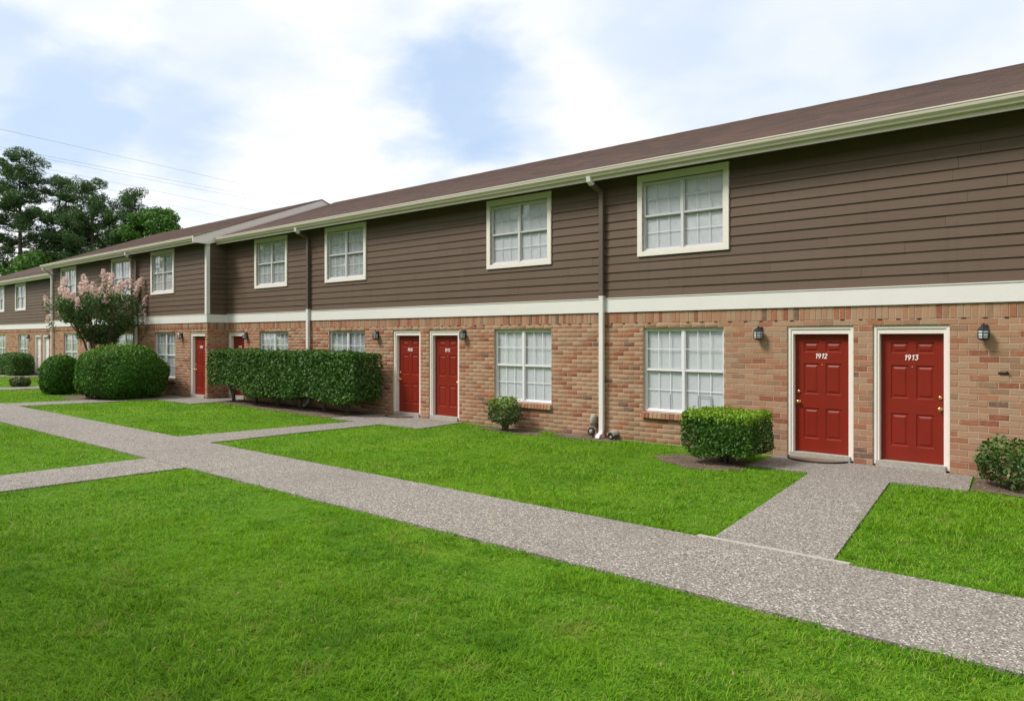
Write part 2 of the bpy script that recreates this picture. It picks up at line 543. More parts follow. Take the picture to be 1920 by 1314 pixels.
class MB:
    """collects shapes in world (or local) coordinates; build() links them as one mesh object"""

    def __init__(self):
        self.v = []
        self.f = []
        self.sm = []

    def face(self, *pts, smooth=False):
        i = len(self.v)
        self.v += [tuple(p) for p in pts]
        self.f.append(tuple(range(i, i + len(pts))))
        self.sm.append(smooth)

    def box(self, x0, x1, y0, y1, z0, z1):
        i = len(self.v)
        self.v += [(x0, y0, z0), (x1, y0, z0), (x1, y1, z0), (x0, y1, z0), (x0, y0, z1), (x1, y0, z1), (x1, y1, z1), (x0, y1, z1)]
        for q in ((0, 3, 2, 1), (4, 5, 6, 7), (0, 1, 5, 4), (1, 2, 6, 5), (2, 3, 7, 6), (3, 0, 4, 7)):
            self.f.append(tuple(i + k for k in q))
            self.sm.append(False)
        return self

    def loft(self, rings, cap=True, smooth=True):
        n = len(rings[0])
        base = len(self.v)
        for r in rings:
            self.v += [tuple(p) for p in r]
        for k in range(len(rings) - 1):
            for j in range(n):
                a = base + k * n + j
                b = base + k * n + (j + 1) % n
                self.f.append((a, b, b + n, a + n))
                self.sm.append(smooth)
        if cap:
            self.f.append(tuple(base + j for j in reversed(range(n))))
            self.sm.append(False)
            e = base + (len(rings) - 1) * n
            self.f.append(tuple(e + j for j in range(n)))
            self.sm.append(False)
        return self

    def tube(self, pts, rad, n=10, cap=True, sx=1.0):
        pts = [Vector(p) for p in pts]
        if not hasattr(rad, '__len__'):
            rad = [rad] * len(pts)
        rings = []
        prev = None
        for i, p in enumerate(pts):
            d = (pts[min(i + 1, len(pts) - 1)] - pts[max(i - 1, 0)]).normalized()
            ref = prev if prev is not None else (Vector((1, 0, 0)) if abs(d.x) < 0.9 else Vector((0, 1, 0)))
            a = (ref - d * ref.dot(d)).normalized()
            b = d.cross(a)
            prev = a
            rings.append([p + (a * math.cos(2 * math.pi * k / n) * sx + b * math.sin(2 * math.pi * k / n)) * rad[i] for k in range(n)])
        return self.loft(rings, cap)

    def prism_x(self, poly, x0, x1):
        """closed polygon of (y, z) extruded along x"""
        n = len(poly)
        base = len(self.v)
        self.v += [(x0, y, z) for y, z in poly] + [(x1, y, z) for y, z in poly]
        for j in range(n):
            k = (j + 1) % n
            self.f.append((base + j, base + k, base + n + k, base + n + j))
            self.sm.append(False)
        self.f.append(tuple(base + j for j in reversed(range(n))))
        self.f.append(tuple(base + n + j for j in range(n)))
        self.sm += [False, False]
        return self

    def sheet(self, poly, z, depth=None):
        i = len(self.v)
        n = len(poly)
        self.v += [(x, y, z) for x, y in poly]
        self.f.append(tuple(range(i, i + n)))
        self.sm.append(False)
        if depth:
            self.v += [(x, y, z - depth) for x, y in poly]
            for j in range(n):
                k = (j + 1) % n
                self.f.append((i + j, i + n + j, i + n + k, i + k))
                self.sm.append(False)
        return self

    def mesh(self, name, mat, org=(0, 0, 0), fix=True):
        me = bpy.data.meshes.new(name)
        ox, oy, oz = org
        me.from_pydata([(x - ox, y - oy, z - oz) for x, y, z in self.v], [], self.f)
        me.polygons.foreach_set('use_smooth', self.sm)
        if fix:
            bm = bmesh.new()
            bm.from_mesh(me)
            bmesh.ops.recalc_face_normals(bm, faces=bm.faces)
            bm.to_mesh(me)
            bm.free()
        me.materials.append(mat)
        me.update()
        return me

    def build(self, name, mat, parent=None, org=None, kind=None, fix=True):
        if org is None:
            org = ORG[parent.name] if parent is not None else (0, 0, 0)
        o = link(name, self.mesh(name, mat, org, fix), parent, org)
        if kind:
            o['kind'] = kind
        return o


def bulk(name, verts, quads, mats, parent=None, org=(0, 0, 0), kind=None, tris=None, midx=None):
    """numpy mesh: verts (n,3), quads (m,4) and / or tris (k,3)"""
    me = bpy.data.meshes.new(name)
    verts = np.asarray(verts, dtype=np.float32) - np.asarray(org, dtype=np.float32)
    me.vertices.add(len(verts))
    me.vertices.foreach_set('co', verts.ravel())
    loops = []
    starts = []
    off = 0
    if quads is not None and len(quads):
        loops.append(np.asarray(quads, dtype=np.int32).ravel())
        starts.append(np.arange(len(quads), dtype=np.int32) * 4)
        off = len(quads) * 4
    if tris is not None and len(tris):
        loops.append(np.asarray(tris, dtype=np.int32).ravel())
        starts.append(off + np.arange(len(tris), dtype=np.int32) * 3)
    loops = np.concatenate(loops)
    starts = np.concatenate(starts)
    me.loops.add(len(loops))
    me.loops.foreach_set('vertex_index', loops)
    me.polygons.add(len(starts))
    me.polygons.foreach_set('loop_start', starts)
    if midx is not None:
        me.polygons.foreach_set('material_index', np.asarray(midx, dtype=np.int32))
    for m in (mats if isinstance(mats, (list, tuple)) else [mats]):
        me.materials.append(m)
    me.update(calc_edges=True)
    o = link(name, me, parent, org)
    if kind:
        o['kind'] = kind
    return o


# ------------------------------------------------------------------ ground, paths
GZ = -0.018
g = MB()
g.face((-900, -700, GZ), (700, -700, GZ), (700, 900, GZ), (-900, 900, GZ))
tag(g.build('ground', M['ground']), 'mown green lawn ground around the building', kind='structure')

PATHS = []      # polygons free of grass


def slab_poly(name, polys, parent_label, parent_name='walkway'):
    """a path: Empty with one concrete slab per polygon"""
    cx = sum(p[0] for p in polys[0]) / len(polys[0])
    cy = sum(p[1] for p in polys[0]) / len(polys[0])
    root = empty(parent_name, (cx, cy, 0), parent_label, kind='structure')
    for poly in polys:
        PATHS.append(poly)
        mb = MB()
        mb.sheet(poly, random.uniform(0.004, 0.007), 0.09)
        mb.build('slab', M['agg'], root, fix=False)
    return root


def wig(p, q, n, amp, seed):
    rr = random.Random(seed)
    return [(p[0] + (q[0] - p[0]) * i / n + rr.uniform(-amp, amp), p[1] + (q[1] - p[1]) * i / n + rr.uniform(-amp, amp)) for i in range(n)]


# main walkway: slabs 2.78 m long
slabs = []
xs = [-5.62 + 2.78 * k for k in range(-20, 5) if k != 1]
for a, b in zip(xs[:-1], xs[1:]):
    tilt = 0.0
    slabs.append([(a + 0.003, -7.42), (b - 0.003, -7.42), (b - 0.003, -5.82), (a + 0.003, -5.82)])
walk = slab_poly('walkway', slabs, 'long exposed aggregate walkway running past the whole building')
# path to the near pair of red doors (1912 and 1913), slightly askew
j0 = -5.81
fp = slab_poly('p', [[(-3.56, j0 + 0.075), (-2.36, j0 + 0.075), (-3.03, -1.325), (-4.16, -1.325)],
                     [(-5.2, -1.315), (-2.05, -1.315), (-2.22, 0.0), (-5.2, 0.0)]],
               'exposed aggregate path to doors 1912 and 1913', 'path')
st = MB().box(-3.72, -2.20, j0 - 0.008, j0 + 0.068, -0.05, 0.0085)
st.build('cement_strip', M['cement'], fp)
PATHS.append([(-3.72, j0 - .02), (-2.2, j0 - .02), (-2.2, j0 + .08), (-3.72, j0 + .08)])
slab_poly('p', [[(-15.62, -5.81), (-14.28, -5.81), (-14.30, -3.72), (-15.42, -3.72)], [(-15.42, -3.71), (-14.30, -3.71), (-14.22, -1.60), (-15.20, -1.60)],
                [(-16.3, -1.59), (-12.85, -1.59), (-13.05, 0.0), (-16.3, 0.0)]],
          'exposed aggregate path to doors 1910 and 1911', 'path')
slab_poly('p', [[(-13.25, -13.6), (-11.85, -13.6), (-11.83, -10.45), (-13.2, -10.45)], [(-13.2, -10.44), (-11.83, -10.44), (-11.8, -7.43), (-13.22, -7.43)]],
          'short aggregate path leaving the walkway toward the lower left', 'path')
slab_poly('p', [[(-27.6, -5.81), (-26.3, -5.81), (-25.6, -2.0), (-27.0, -2.0)], [(-27.0, -1.99), (-23.2, -1.99), (-23.2, -1.2), (-23.4, 0.0), (-24.6, 0.0), (-24.70, -0.74), (-27.0, -0.74)]],
          'aggregate path to the red door at the corner of the projecting wing', 'path')
slab_poly('p', [[(-36.9, -5.81), (-35.4, -5.81), (-34.8, -2.3), (-36.6, -2.3)], [(-37.0, -2.29), (-34.0, -2.29), (-34.0, -0.74), (-37.0, -0.74)]],
          'aggregate path behind the round shrubs to a far door', 'path')
slab_poly('p', [[(-48.8, -5.81), (-47.4, -5.81), (-47.0, -0.7), (-48.6, -0.7)], [(-49.2, -0.69), (-45.6, -0.69), (-45.6, 0.98), (-49.2, 0.98)]],
          'aggregate path to the far pair of doors on the left', 'path')

SOIL = []


def soil(poly_fn, label, z=-0.010):
    poly = poly_fn
    SOIL.append(poly)
    cx = sum(p[0] for p in poly) / len(poly)
    cy = sum(p[1] for p in poly) / len(poly)
    mb = MB()
    mb.sheet(poly, z)
    o = mb.build('soil_bed', M['soil'], None, (cx, cy, 0), 'structure', fix=False)
    o['label'] = label
    return o


def ell(cx, cy, a, b, seed, n=40, ymax=None):
    rr = random.Random(seed)
    ph = [rr.uniform(0, 6.28) for _ in range(4)]
    pts = []
    for i in range(n):
        t = 2 * math.pi * i / n
        k = 1 + 0.12 * math.sin(2 * t + ph[0]) + 0.09 * math.sin(3 * t + ph[1]) + 0.06 * math.sin(7 * t + ph[2]) + 0.04 * math.sin(11 * t + ph[3])
        y = cy + b * k * math.sin(t)
        if ymax is not None:
            y = min(y, ymax)
        pts.append((cx + a * k * math.cos(t), y))
    return pts


edge = wig((-23.3, -1.16), (-16.32, -1.62), 26, 0.05, 3)
soil([(-23.25, 0.0)] + edge + [(-16.31, -1.5), (-16.31, 0.0)], 'dark soil bed under the long hedge')
soil(ell(-5.90, -1.40, 0.90, 0.64, 5), 'bare dirt around the clipped box shrub')
soil([(2.2, 0.0), (-2.18, 0.0), (-2.04, -1.2)] + wig((-1.9, -1.22), (2.2, -1.15), 16, 0.06, 8) + [(2.2, -1.1)], 'bare dirt bed under the shrub right of door 1913')
soil(ell(-9.25, -0.22, 0.85, 0.34, 9, ymax=0.0), 'bare dirt at the foot of the downspout')
soil(ell(-11.15, -0.36, 0.95, 0.34, 12, ymax=0.0), 'bare dirt under the small shrub')
soil(ell(-28.2, -2.4, 2.2, 1.3, 15), 'soil under the large round shrub')


def in_poly(px, py, poly):
    inside = np.zeros(len(px), dtype=bool)
    n = len(poly)
    j = n - 1
    for i in range(n):
        xi, yi = poly[i]
        xj, yj = poly[j]
        if yi != yj:
            c = ((yi > py) != (yj > py)) & (px < (xj - xi) * (py - yi) / (yj - yi) + xi)
            inside ^= c
        j = i
    return inside


# ------------------------------------------------------------------ the building
COURSE = 0.0944
BL, BH = 0.2475, 0.0815
EAVE_Y, EAVE_Z = -0.52, 5.475
SLOPE = 0.382
RIDGE = 4.5


def cells(x0, x1, z0, z1, holes):
    xs = sorted({x0, x1, *[min(max(h[0], x0), x1) for h in holes], *[min(max(h[1], x0), x1) for h in holes]})
    zs = sorted({z0, z1, *[min(max(h[2], z0), z1) for h in holes], *[min(max(h[3], z0), z1) for h in holes]})
    for a, b in zip(xs[:-1], xs[1:]):
        for c, d in zip(zs[:-1], zs[1:]):
            mx, mz = (a + b) / 2, (c + d) / 2
            if not any(h[0] < mx < h[1] and h[2] < mz < h[3] for h in holes):
                yield a, b, c, d


def wall_shell(mb, x0, x1, z0, z1, y, holes, depth=0.28):
    for a, b, c, d in cells(x0, x1, z0, z1, holes):
        mb.face((a, y, c), (b, y, c), (b, y, d), (a, y, d))
    for h in holes:
        a, b, c, d = h
        mb.face((a, y, c), (a, y + depth, c), (a, y + depth, d), (a, y, d))
        mb.face((b, y, c), (b, y, d), (b, y + depth, d), (b, y + depth, c))
        mb.face((a, y, d), (b, y, d), (b, y + depth, d), (a, y + depth, d))
        mb.face((a, y, c), (b, y, c), (b, y + depth, c), (a, y + depth, c))
        mb.face((a, y + depth, c), (b, y + depth, c), (b, y + depth, d), (a, y + depth, d))


BRICK_CACHE = {}


def brick_mesh(L, H, D=0.09):
    k = (round(L, 2), round(H, 3))
    if k not in BRICK_CACHE:
        mb = MB()
        c = 0.003
        x, z = L / 2, H / 2
        # front face with a small chamfer
        rings = [[(-x, 0.0 + D, -z), (x, D, -z), (x, D, z), (-x, D, z)], [(-x, c, -z), (x, c, -z), (x, c, z), (-x, c, z)],
                 [(-x + c, 0, -z + c), (x - c, 0, -z + c), (x - c, 0, z - c), (-x + c, 0, z - c)]]
        mb.loft(rings, True, False)
        BRICK_CACHE[k] = mb.mesh('brick', M['brick'])
    return BRICK_CACHE[k]


class BrickPile:
    """bricks that are joined into one mesh"""

    def __init__(self):
        self.V = []
        self.n = 0

    def add(self, cx, cy, cz, L, H, axis='x', D=0.09):
        x, z, c = L / 2, H / 2, 0.003
        j = random.uniform(-0.002, 0.002)
        base = [(-x, D, -z), (x, D, -z), (x, D, z), (-x, D, z), (-x, c, -z), (x, c, -z), (x, c, z), (-x, c, z),
                (-x + c, 0, -z + c), (x - c, 0, -z + c), (x - c, 0, z - c), (-x + c, 0, z - c)]
        if axis == 'x':
            self.V += [(cx + p[0], cy + j + p[1], cz + p[2]) for p in base]
        else:
            self.V += [(cx + j - p[1], cy + p[0], cz + p[2]) for p in base]
        self.n += 1

    def build(self, name, parent):
        q = []
        for k in ((0, 1, 5, 4), (1, 2, 6, 5), (2, 3, 7, 6), (3, 0, 4, 7), (4, 5, 9, 8), (5, 6, 10, 9), (6, 7, 11, 10), (7, 4, 8, 11), (8, 9, 10, 11)):
            q.append(k)
        q = np.array(q, dtype=np.int32)
        quads = (q[None, :, :] + (np.arange(self.n, dtype=np.int32) * 12)[:, None, None]).reshape(-1, 4)
        return bulk(name, np.array(self.V), quads, M['brick'], parent, tuple(ORG[parent.name]), 'stuff')


def course_runs(x0, x1, z, holes, off):
    """brick intervals of one course between x0 and x1"""
    x = x0 - off
    out_ = []
    while x < x1:
        a, b = max(x, x0), min(x + BL, x1)
        segs = [(a, b)] if b - a > 0.03 else []
        for h in holes:
            if h[2] - 0.01 < z < h[3] + 0.005:
                ns = []
                for s, e in segs:
                    if e <= h[0] or s >= h[1]:
                        ns.append((s, e))
                    else:
                        if h[0] - s > 0.03:
                            ns.append((s, h[0] - 0.002))
                        if e - h[1] > 0.03:
                            ns.append((h[1] + 0.002, e))
                segs = ns
        out_ += segs
        x += BL + 0.013
    return out_


# ---- shared part meshes -------------------------------------------------------
def frame_mesh(name, x0, x1, z0, z1, l, r, t_, b_, y0, y1, mat):
    mb = MB()
    mb.box(x0, x0 + l, y0, y1, z0, z1)
    mb.box(x1 - r, x1, y0, y1, z0, z1)
    mb.box(x0 + l, x1 - r, y0 + 0.001, y1, z1 - t_, z1)
    mb.box(x0 + l, x1 - r, y0 + 0.001, y1, z0, z0 + b_)
    return mb.mesh(name, mat)


def slats(x0, x1, z0, z1, y, seed):
    rr = random.Random(seed)
    mb = MB()
    z = z0 + 0.03
    mb.box(x0, x1, y - 0.012, y + 0.02, z0, z0 + 0.022)
    mb.box(x0, x1, y - 0.008, y + 0.03, z1 - 0.04, z1)
    while z < z1 - 0.045:
        t = 0.020 + rr.uniform(-0.001, 0.001)
        mb.face((x0, y - 0.004, z - 0.003), (x1, y - 0.004, z - 0.003 + rr.uniform(-0.001, 0.001)), (x1, y + 0.005, z + t + 0.003), (x0, y + 0.005, z + t + 0.003))
        z += t
    return mb.mesh('blind', M['blind'], fix=False)


def drape(x0, x1, z0, z1, y, seed):
    """pleated net curtain"""
    rr = random.Random(seed)
    n = 70
    ph = rr.uniform(0, 6)
    prof = [(x0 + (x1 - x0) * i / n, y + 0.005 * math.sin(i * 1.25 + ph + 1.2 * math.sin(i * 0.23)) + 0.003 * math.sin(i * 0.31)) for i in range(n + 1)]
    mb = MB()
    for (xa, ya), (xb, yb) in zip(prof[:-1], prof[1:]):
        mb.face((xa, ya, z0), (xb, yb, z0), (xb, yb, z1), (xa, ya, z1), smooth=False)
    return mb.mesh('curtain', M['blind'], fix=False)


def window_parts(kind, w, h, frame_mat, cloth=False):
    """meshes of one double single-hung window, origin at the bottom centre of the opening on the wall plane"""
    parts = []
    yo = 0.004 if kind == 'up' else 0.060
    f = 0.034
    x0, x1 = -w / 2, w / 2
    # outer aluminium frame + mullion
    mb = MB()
    mb.box(x0, x0 + f, yo, yo + 0.07, 0, h)
    mb.box(x1 - f, x1, yo, yo + 0.07, 0, h)
    mb.box(x0 + f, x1 - f, yo + 0.001, yo + 0.07, h - f, h)
    mb.box(x0 + f, x1 - f, yo + 0.001, yo + 0.07, 0, f)
    mb.box(-0.028, 0.028, yo - 0.004, yo + 0.07, f, h - f)
    parts.append(('frame', mb.mesh('frame', frame_mat)))
    for s in (-1, 1):
        a, b = (x0 + f, -0.028) if s < 0 else (0.028, x1 - f)
        for lev in (0, 1):
            z0 = f if lev == 0 else h * 0.5
            z1 = h * 0.5 + 0.02 if lev == 0 else h - f
            y = yo + (0.034 if lev == 0 else 0.010)
            rail = 0.020
            mb = MB()
            mb.box(a, a + rail, y, y + 0.022, z0, z1)
            mb.box(b - rail, b, y, y + 0.022, z0, z1)
            mb.box(a + rail, b - rail, y, y + 0.022, z1 - rail - 0.008, z1)
            mb.box(a + rail, b - rail, y - 0.002, y + 0.022, z0, z0 + rail + 0.010)
            parts.append(('sash', mb.mesh('sash', frame_mat if kind != 'up' or lev == 0 else M['alu'])))
            if lev == 1:
                mb = MB().box(a, b, y - 0.006, y + 0.026, z0 - 0.016, z0 - 0.001)
                parts.append(('meeting_rail', mb.mesh('meeting_rail', M['alu_dark'] if kind == 'up' else frame_mat)))
            mb = MB().box(a + rail, b - rail, y + 0.008, y + 0.012, z0 + rail, z1 - rail)
            parts.append(('pane', mb.mesh('pane', M['glass'])))
            mb = MB()
            m = 0.0072 if kind == 'lo' else 0.0050
            ia, ib = a + rail, b - rail
            for k in (1, 2):
                xx = ia + (ib - ia) * k / 3
                mb.box(xx - m, xx + m, y + 0.001, y + 0.0075, z0 + rail, z1 - rail)
            zz = (z0 + z1) / 2 + (0.02 if lev else 0.0)
            mb.box(ia, ib, y + 0.0015, y + 0.007, zz - m, zz + m)
            parts.append(('muntin', mb.mesh('muntin', M['alu_mid'] if kind == 'up' and lev else frame_mat)))
        if cloth:
            parts.append(('curtain', drape(a + 0.004, b - 0.004, 0.02, h - 0.02, yo + 0.066, 3 + s)))
        else:
            parts.append(('blind', slats(a + 0.005, b - 0.005, 0.03, h - 0.02, yo + 0.066, 3 + s)))
    return parts


UPW, UPH = 1.95, 1.61
UP_IN = (0.105, 0.105, 0.135, 0.095)
up_trim = frame_mesh('window', -UPW / 2, UPW / 2, 0, UPH, *UP_IN, -0.050, 0.030, M['trim'])
up_parts = window_parts('up', UPW - 0.21, UPH - 0.23, M['alu'])
GW, GH = 1.72, 1.655
white_alu = mat_plain('window_white', (0.72, 0.705, 0.73), 0.45)
lo_parts = window_parts('lo', GW, GH, white_alu)
up_parts2 = window_parts('up', UPW - 0.21, UPH - 0.23, M['alu'], True)
lo_parts2 = window_parts('lo', GW, GH, white_alu, True)


def add_up_window(bld, x, y, z=3.69):
    o = link('window', up_trim, bld, (x, y, z))
    for nm, me in (up_parts2 if x < -16 else up_parts):
        link(nm, me, o, (x, y, z)).location = (0, 0, 0.095)
    return o


def add_lo_window(bld, x, y, z=0.605):
    first = True
    for nm, me in (lo_parts2 if x < -16 else lo_parts):
        if first:
            o = link('window', me, bld, (x, y, z))
            first = False
        else:
            link(nm, me, o, (x, y, z))
    if abs(x + 7.075) < 0.01:
        # thin dark bars set in the lower sash
        mb = MB()
        ya, yb = 0.060 + 0.027, 0.060 + 0.033
        for xx in (0.30, 0.56):
            mb.box(xx - 0.007, xx + 0.007, ya, yb, 0.065, 0.345)
        mb.box(0.293, 0.567, ya + 0.0005, yb - 0.0005, 0.345, 0.357)
        mb.box(-0.307, -0.295, ya, yb, 0.065, 0.36)
        link('dark_bars', mb.mesh('dark_bars', M['alu_dark']), o, (x, y, z))
    # rowlock brick sill
    sill = MB()
    sill.box(x - GW / 2 - 0.02, x + GW / 2 + 0.02, y - 0.040, y + 0.10, z - 0.125, z - 0.012)
    so = sill.build('window_sill', M['mortar'], bld)
    n = 19
    step = (GW + 0.04) / n
    for k in range(n):
        cx = x - GW / 2 - 0.02 + step * (k + 0.5)
        b = link('brick', brick_mesh(step - 0.009, 0.112, 0.16), so, (cx, y - 0.062 + random.uniform(-.003, .003), z - 0.066))
        b.rotation_euler = (R(-9), 0, 0)
    return o


# ---- doors
def door_slab_mesh():
    w, h = 0.92, 2.03
    mb = MB()
    cols = [(0.145, 0.405), (0.515, 0.775)]
    rows = [(2.03 - 0.315, 2.03 - 0.14), (2.03 - 1.035, 2.03 - 0.505), (2.03 - 1.80, 2.03 - 1.275)]
    xs = sorted([0, w] + [c for p in cols for c in p])
    zs = sorted([0, h] + [c for p in rows for c in p])
    pan = {(c[0], r[0]) for c in cols for r in rows}
    for a, b in zip(xs[:-1], xs[1:]):
        for c, d in zip(zs[:-1], zs[1:]):
            if (a, c) in pan:
                lv = [(0.0, 0.0), (0.012, 0.013), (0.030, 0.015), (0.058, 0.003)]
                for (i0, d0), (i1, d1) in zip(lv[:-1], lv[1:]):
                    o = [(a + i0, d0, c + i0), (b - i0, d0, c + i0), (b - i0, d0, d - i0), (a + i0, d0, d - i0)]
                    n = [(a + i1, d1, c + i1), (b - i1, d1, c + i1), (b - i1, d1, d - i1), (a + i1, d1, d - i1)]
                    for k in range(4):
                        l = (k + 1) % 4
                        mb.face(o[k], o[l], n[l], n[k])
                i, dd = lv[-1]
                mb.face((a + i, dd, c + i), (b - i, dd, c + i), (b - i, dd, d - i), (a + i, dd, d - i))
            else:
                mb.face((a, 0, c), (b, 0, c), (b, 0, d), (a, 0, d))
    mb.face((0, 0, 0), (0, 0, h), (0, 0.045, h), (0, 0.045, 0))
    mb.face((w, 0, 0), (w, 0.045, 0), (w, 0.045, h), (w, 0, h))
    mb.face((0, 0, h), (w, 0, h), (w, 0.045, h), (0, 0.045, h))
    mb.v = [(x - w / 2, y, z) for x, y, z in mb.v]
    return mb.mesh('door', M['red'], fix=False)


DOOR = door_slab_mesh()
DOOR_PALE = DOOR.copy()
DOOR_PALE.materials[0] = M['trim']


def door_frame_mesh():
    mb = MB()
    # opening 1.10 x 2.26, frame recessed 45 mm, slab a further 100 mm
    x0, x1 = -0.545, 0.545
    for a, b in ((x0, -0.462), (0.462, x1)):
        mb.box(a, b, 0.045, 0.20, 0.03, 2.262)
    mb.box(-0.462, 0.462, 0.046, 0.20, 2.133, 2.2615)
    # outer brick mould, one step proud
    for a, b in ((x0, x0 + 0.045), (x1 - 0.045, x1)):
        mb.box(a + 0.001, b, 0.028, 0.0445, 0.03, 2.26)
    mb.box(x0 + 0.045, x1 - 0.045, 0.029, 0.0455, 2.215, 2.2595)
    return mb.mesh('door_frame', M['trim'])


DOOR_FRAME = door_frame_mesh()
THRESH = MB().box(-0.50, 0.50, -0.02, 0.19, 0.0, 0.098).mesh('threshold', M['cement'])


def lathe_y(mb, prof, cx, cz, n=16):
    """profile of (radius, y) turned about the y axis"""
    rings = [[(cx + r * math.cos(2 * math.pi * k / n), y, cz + r * math.sin(2 * math.pi * k / n)) for k in range(n)] for r, y in prof]
    mb.loft(rings, True, True)


mbk = MB()
lathe_y(mbk, [(0.034, 0.0), (0.034, -0.008), (0.014, -0.012), (0.013, -0.035), (0.026, -0.042), (0.031, -0.055), (0.026, -0.068), (0.010, -0.073)], 0, 0)
KNOB = mbk.mesh('knob', M['brass'])
mbk = MB()
lathe_y(mbk, [(0.030, 0.0), (0.029, -0.014), (0.022, -0.022), (0.006, -0.024)], 0, 0)
BOLT = mbk.mesh('deadbolt', M['brass'])
mbk = MB()
lathe_y(mbk, [(0.010, 0.0), (0.009, -0.005), (0.004, -0.006)], 0, 0, 10)
PEEP = mbk.mesh('peephole', M['brass'])


def arc(cx, cz, rx, rz, a0, a1, n=12):
    return [(cx + rx * math.cos(R(a0 + (a1 - a0) * i / n)), cz + rz * math.sin(R(a0 + (a1 - a0) * i / n))) for i in range(n + 1)]


GLYPH = {
    '0': [arc(.25, .5, .22, .48, 0, 360, 20)],
    '1': [[(.02, .78), (.26, .98), (.18, 0.0)]],
    '2': [arc(.24, .72, .23, .26, 165, -30, 12) + [(.02, .04), (.50, .04)]],
    '3': [[(.04, .96), (.47, .96), (.24, .60)] + arc(.24, .31, .24, .29, 85, -150, 12)],
    '8': [arc(.25, .74, .19, .23, 0, 360, 16), arc(.25, .26, .23, .25, 0, 360, 16)],
    '9': [arc(.25, .70, .23, .27, 0, 360, 16), [(.47, .66), (.40, .30), (.20, 0.0)]],
}


def number_mesh(txt, h=0.080):
    mb = MB()
    x = 0.0
    wd = 0.075
    lay = 0
    for ch in txt:
        for line in GLYPH[ch]:
            pts = [(x + (p[0] + 0.12 * p[1]) * h, p[1] * h) for p in line]
            for (ax, az), (bx, bz) in zip(pts[:-1], pts[1:]):
                dx, dz = bx - ax, bz - az
                L = math.hypot(dx, dz) or 1e-6
                nx, nz = -dz / L * wd * h, dx / L * wd * h
                ex, ez = dx / L * wd * h * 0.6, dz / L * wd * h * 0.6
                q = [(ax - ex + nx, az - ez + nz), (bx + ex + nx, bz + ez + nz), (bx + ex - nx, bz + ez - nz), (ax - ex - nx, az - ez - nz)]
                lay += 1
                f = [(p[0], -0.003 - 0.00012 * lay, p[1]) for p in q]
                k = [(p[0], 0.0, p[1]) for p in q]
                mb.face(*f)
                for i in range(4):
                    j = (i + 1) % 4
                    mb.face(f[i], f[j], k[j], k[i])
        x += (0.52 if ch == '1' else 0.80) * h
    mb.v = [(p[0] - x / 2, p[1], p[2]) for p in mb.v]
    return mb.mesh('number', M['number'])


def add_door(bld, x, y, knob_side, num=None):
    """x = centre of the opening"""
    dy = y + 0.145
    z = 0.102
    o = link('door', DOOR_PALE if x < -40 else DOOR, bld, (x, dy, z))
    link('door_frame', DOOR_FRAME, o, (x, y, 0))
    link('threshold', THRESH, o, (x, y, 0))
    kx = x + knob_side * 0.395
    link('knob', KNOB, o, (kx, dy, 0.96))
    link('deadbolt', BOLT, o, (kx, dy, 1.135))
    link('peephole', PEEP, o, (x, dy, 1.60))
    if num:
        link('house_number', number_mesh(num), o, (x - 0.005, dy - 0.001, 1.715))
    return o


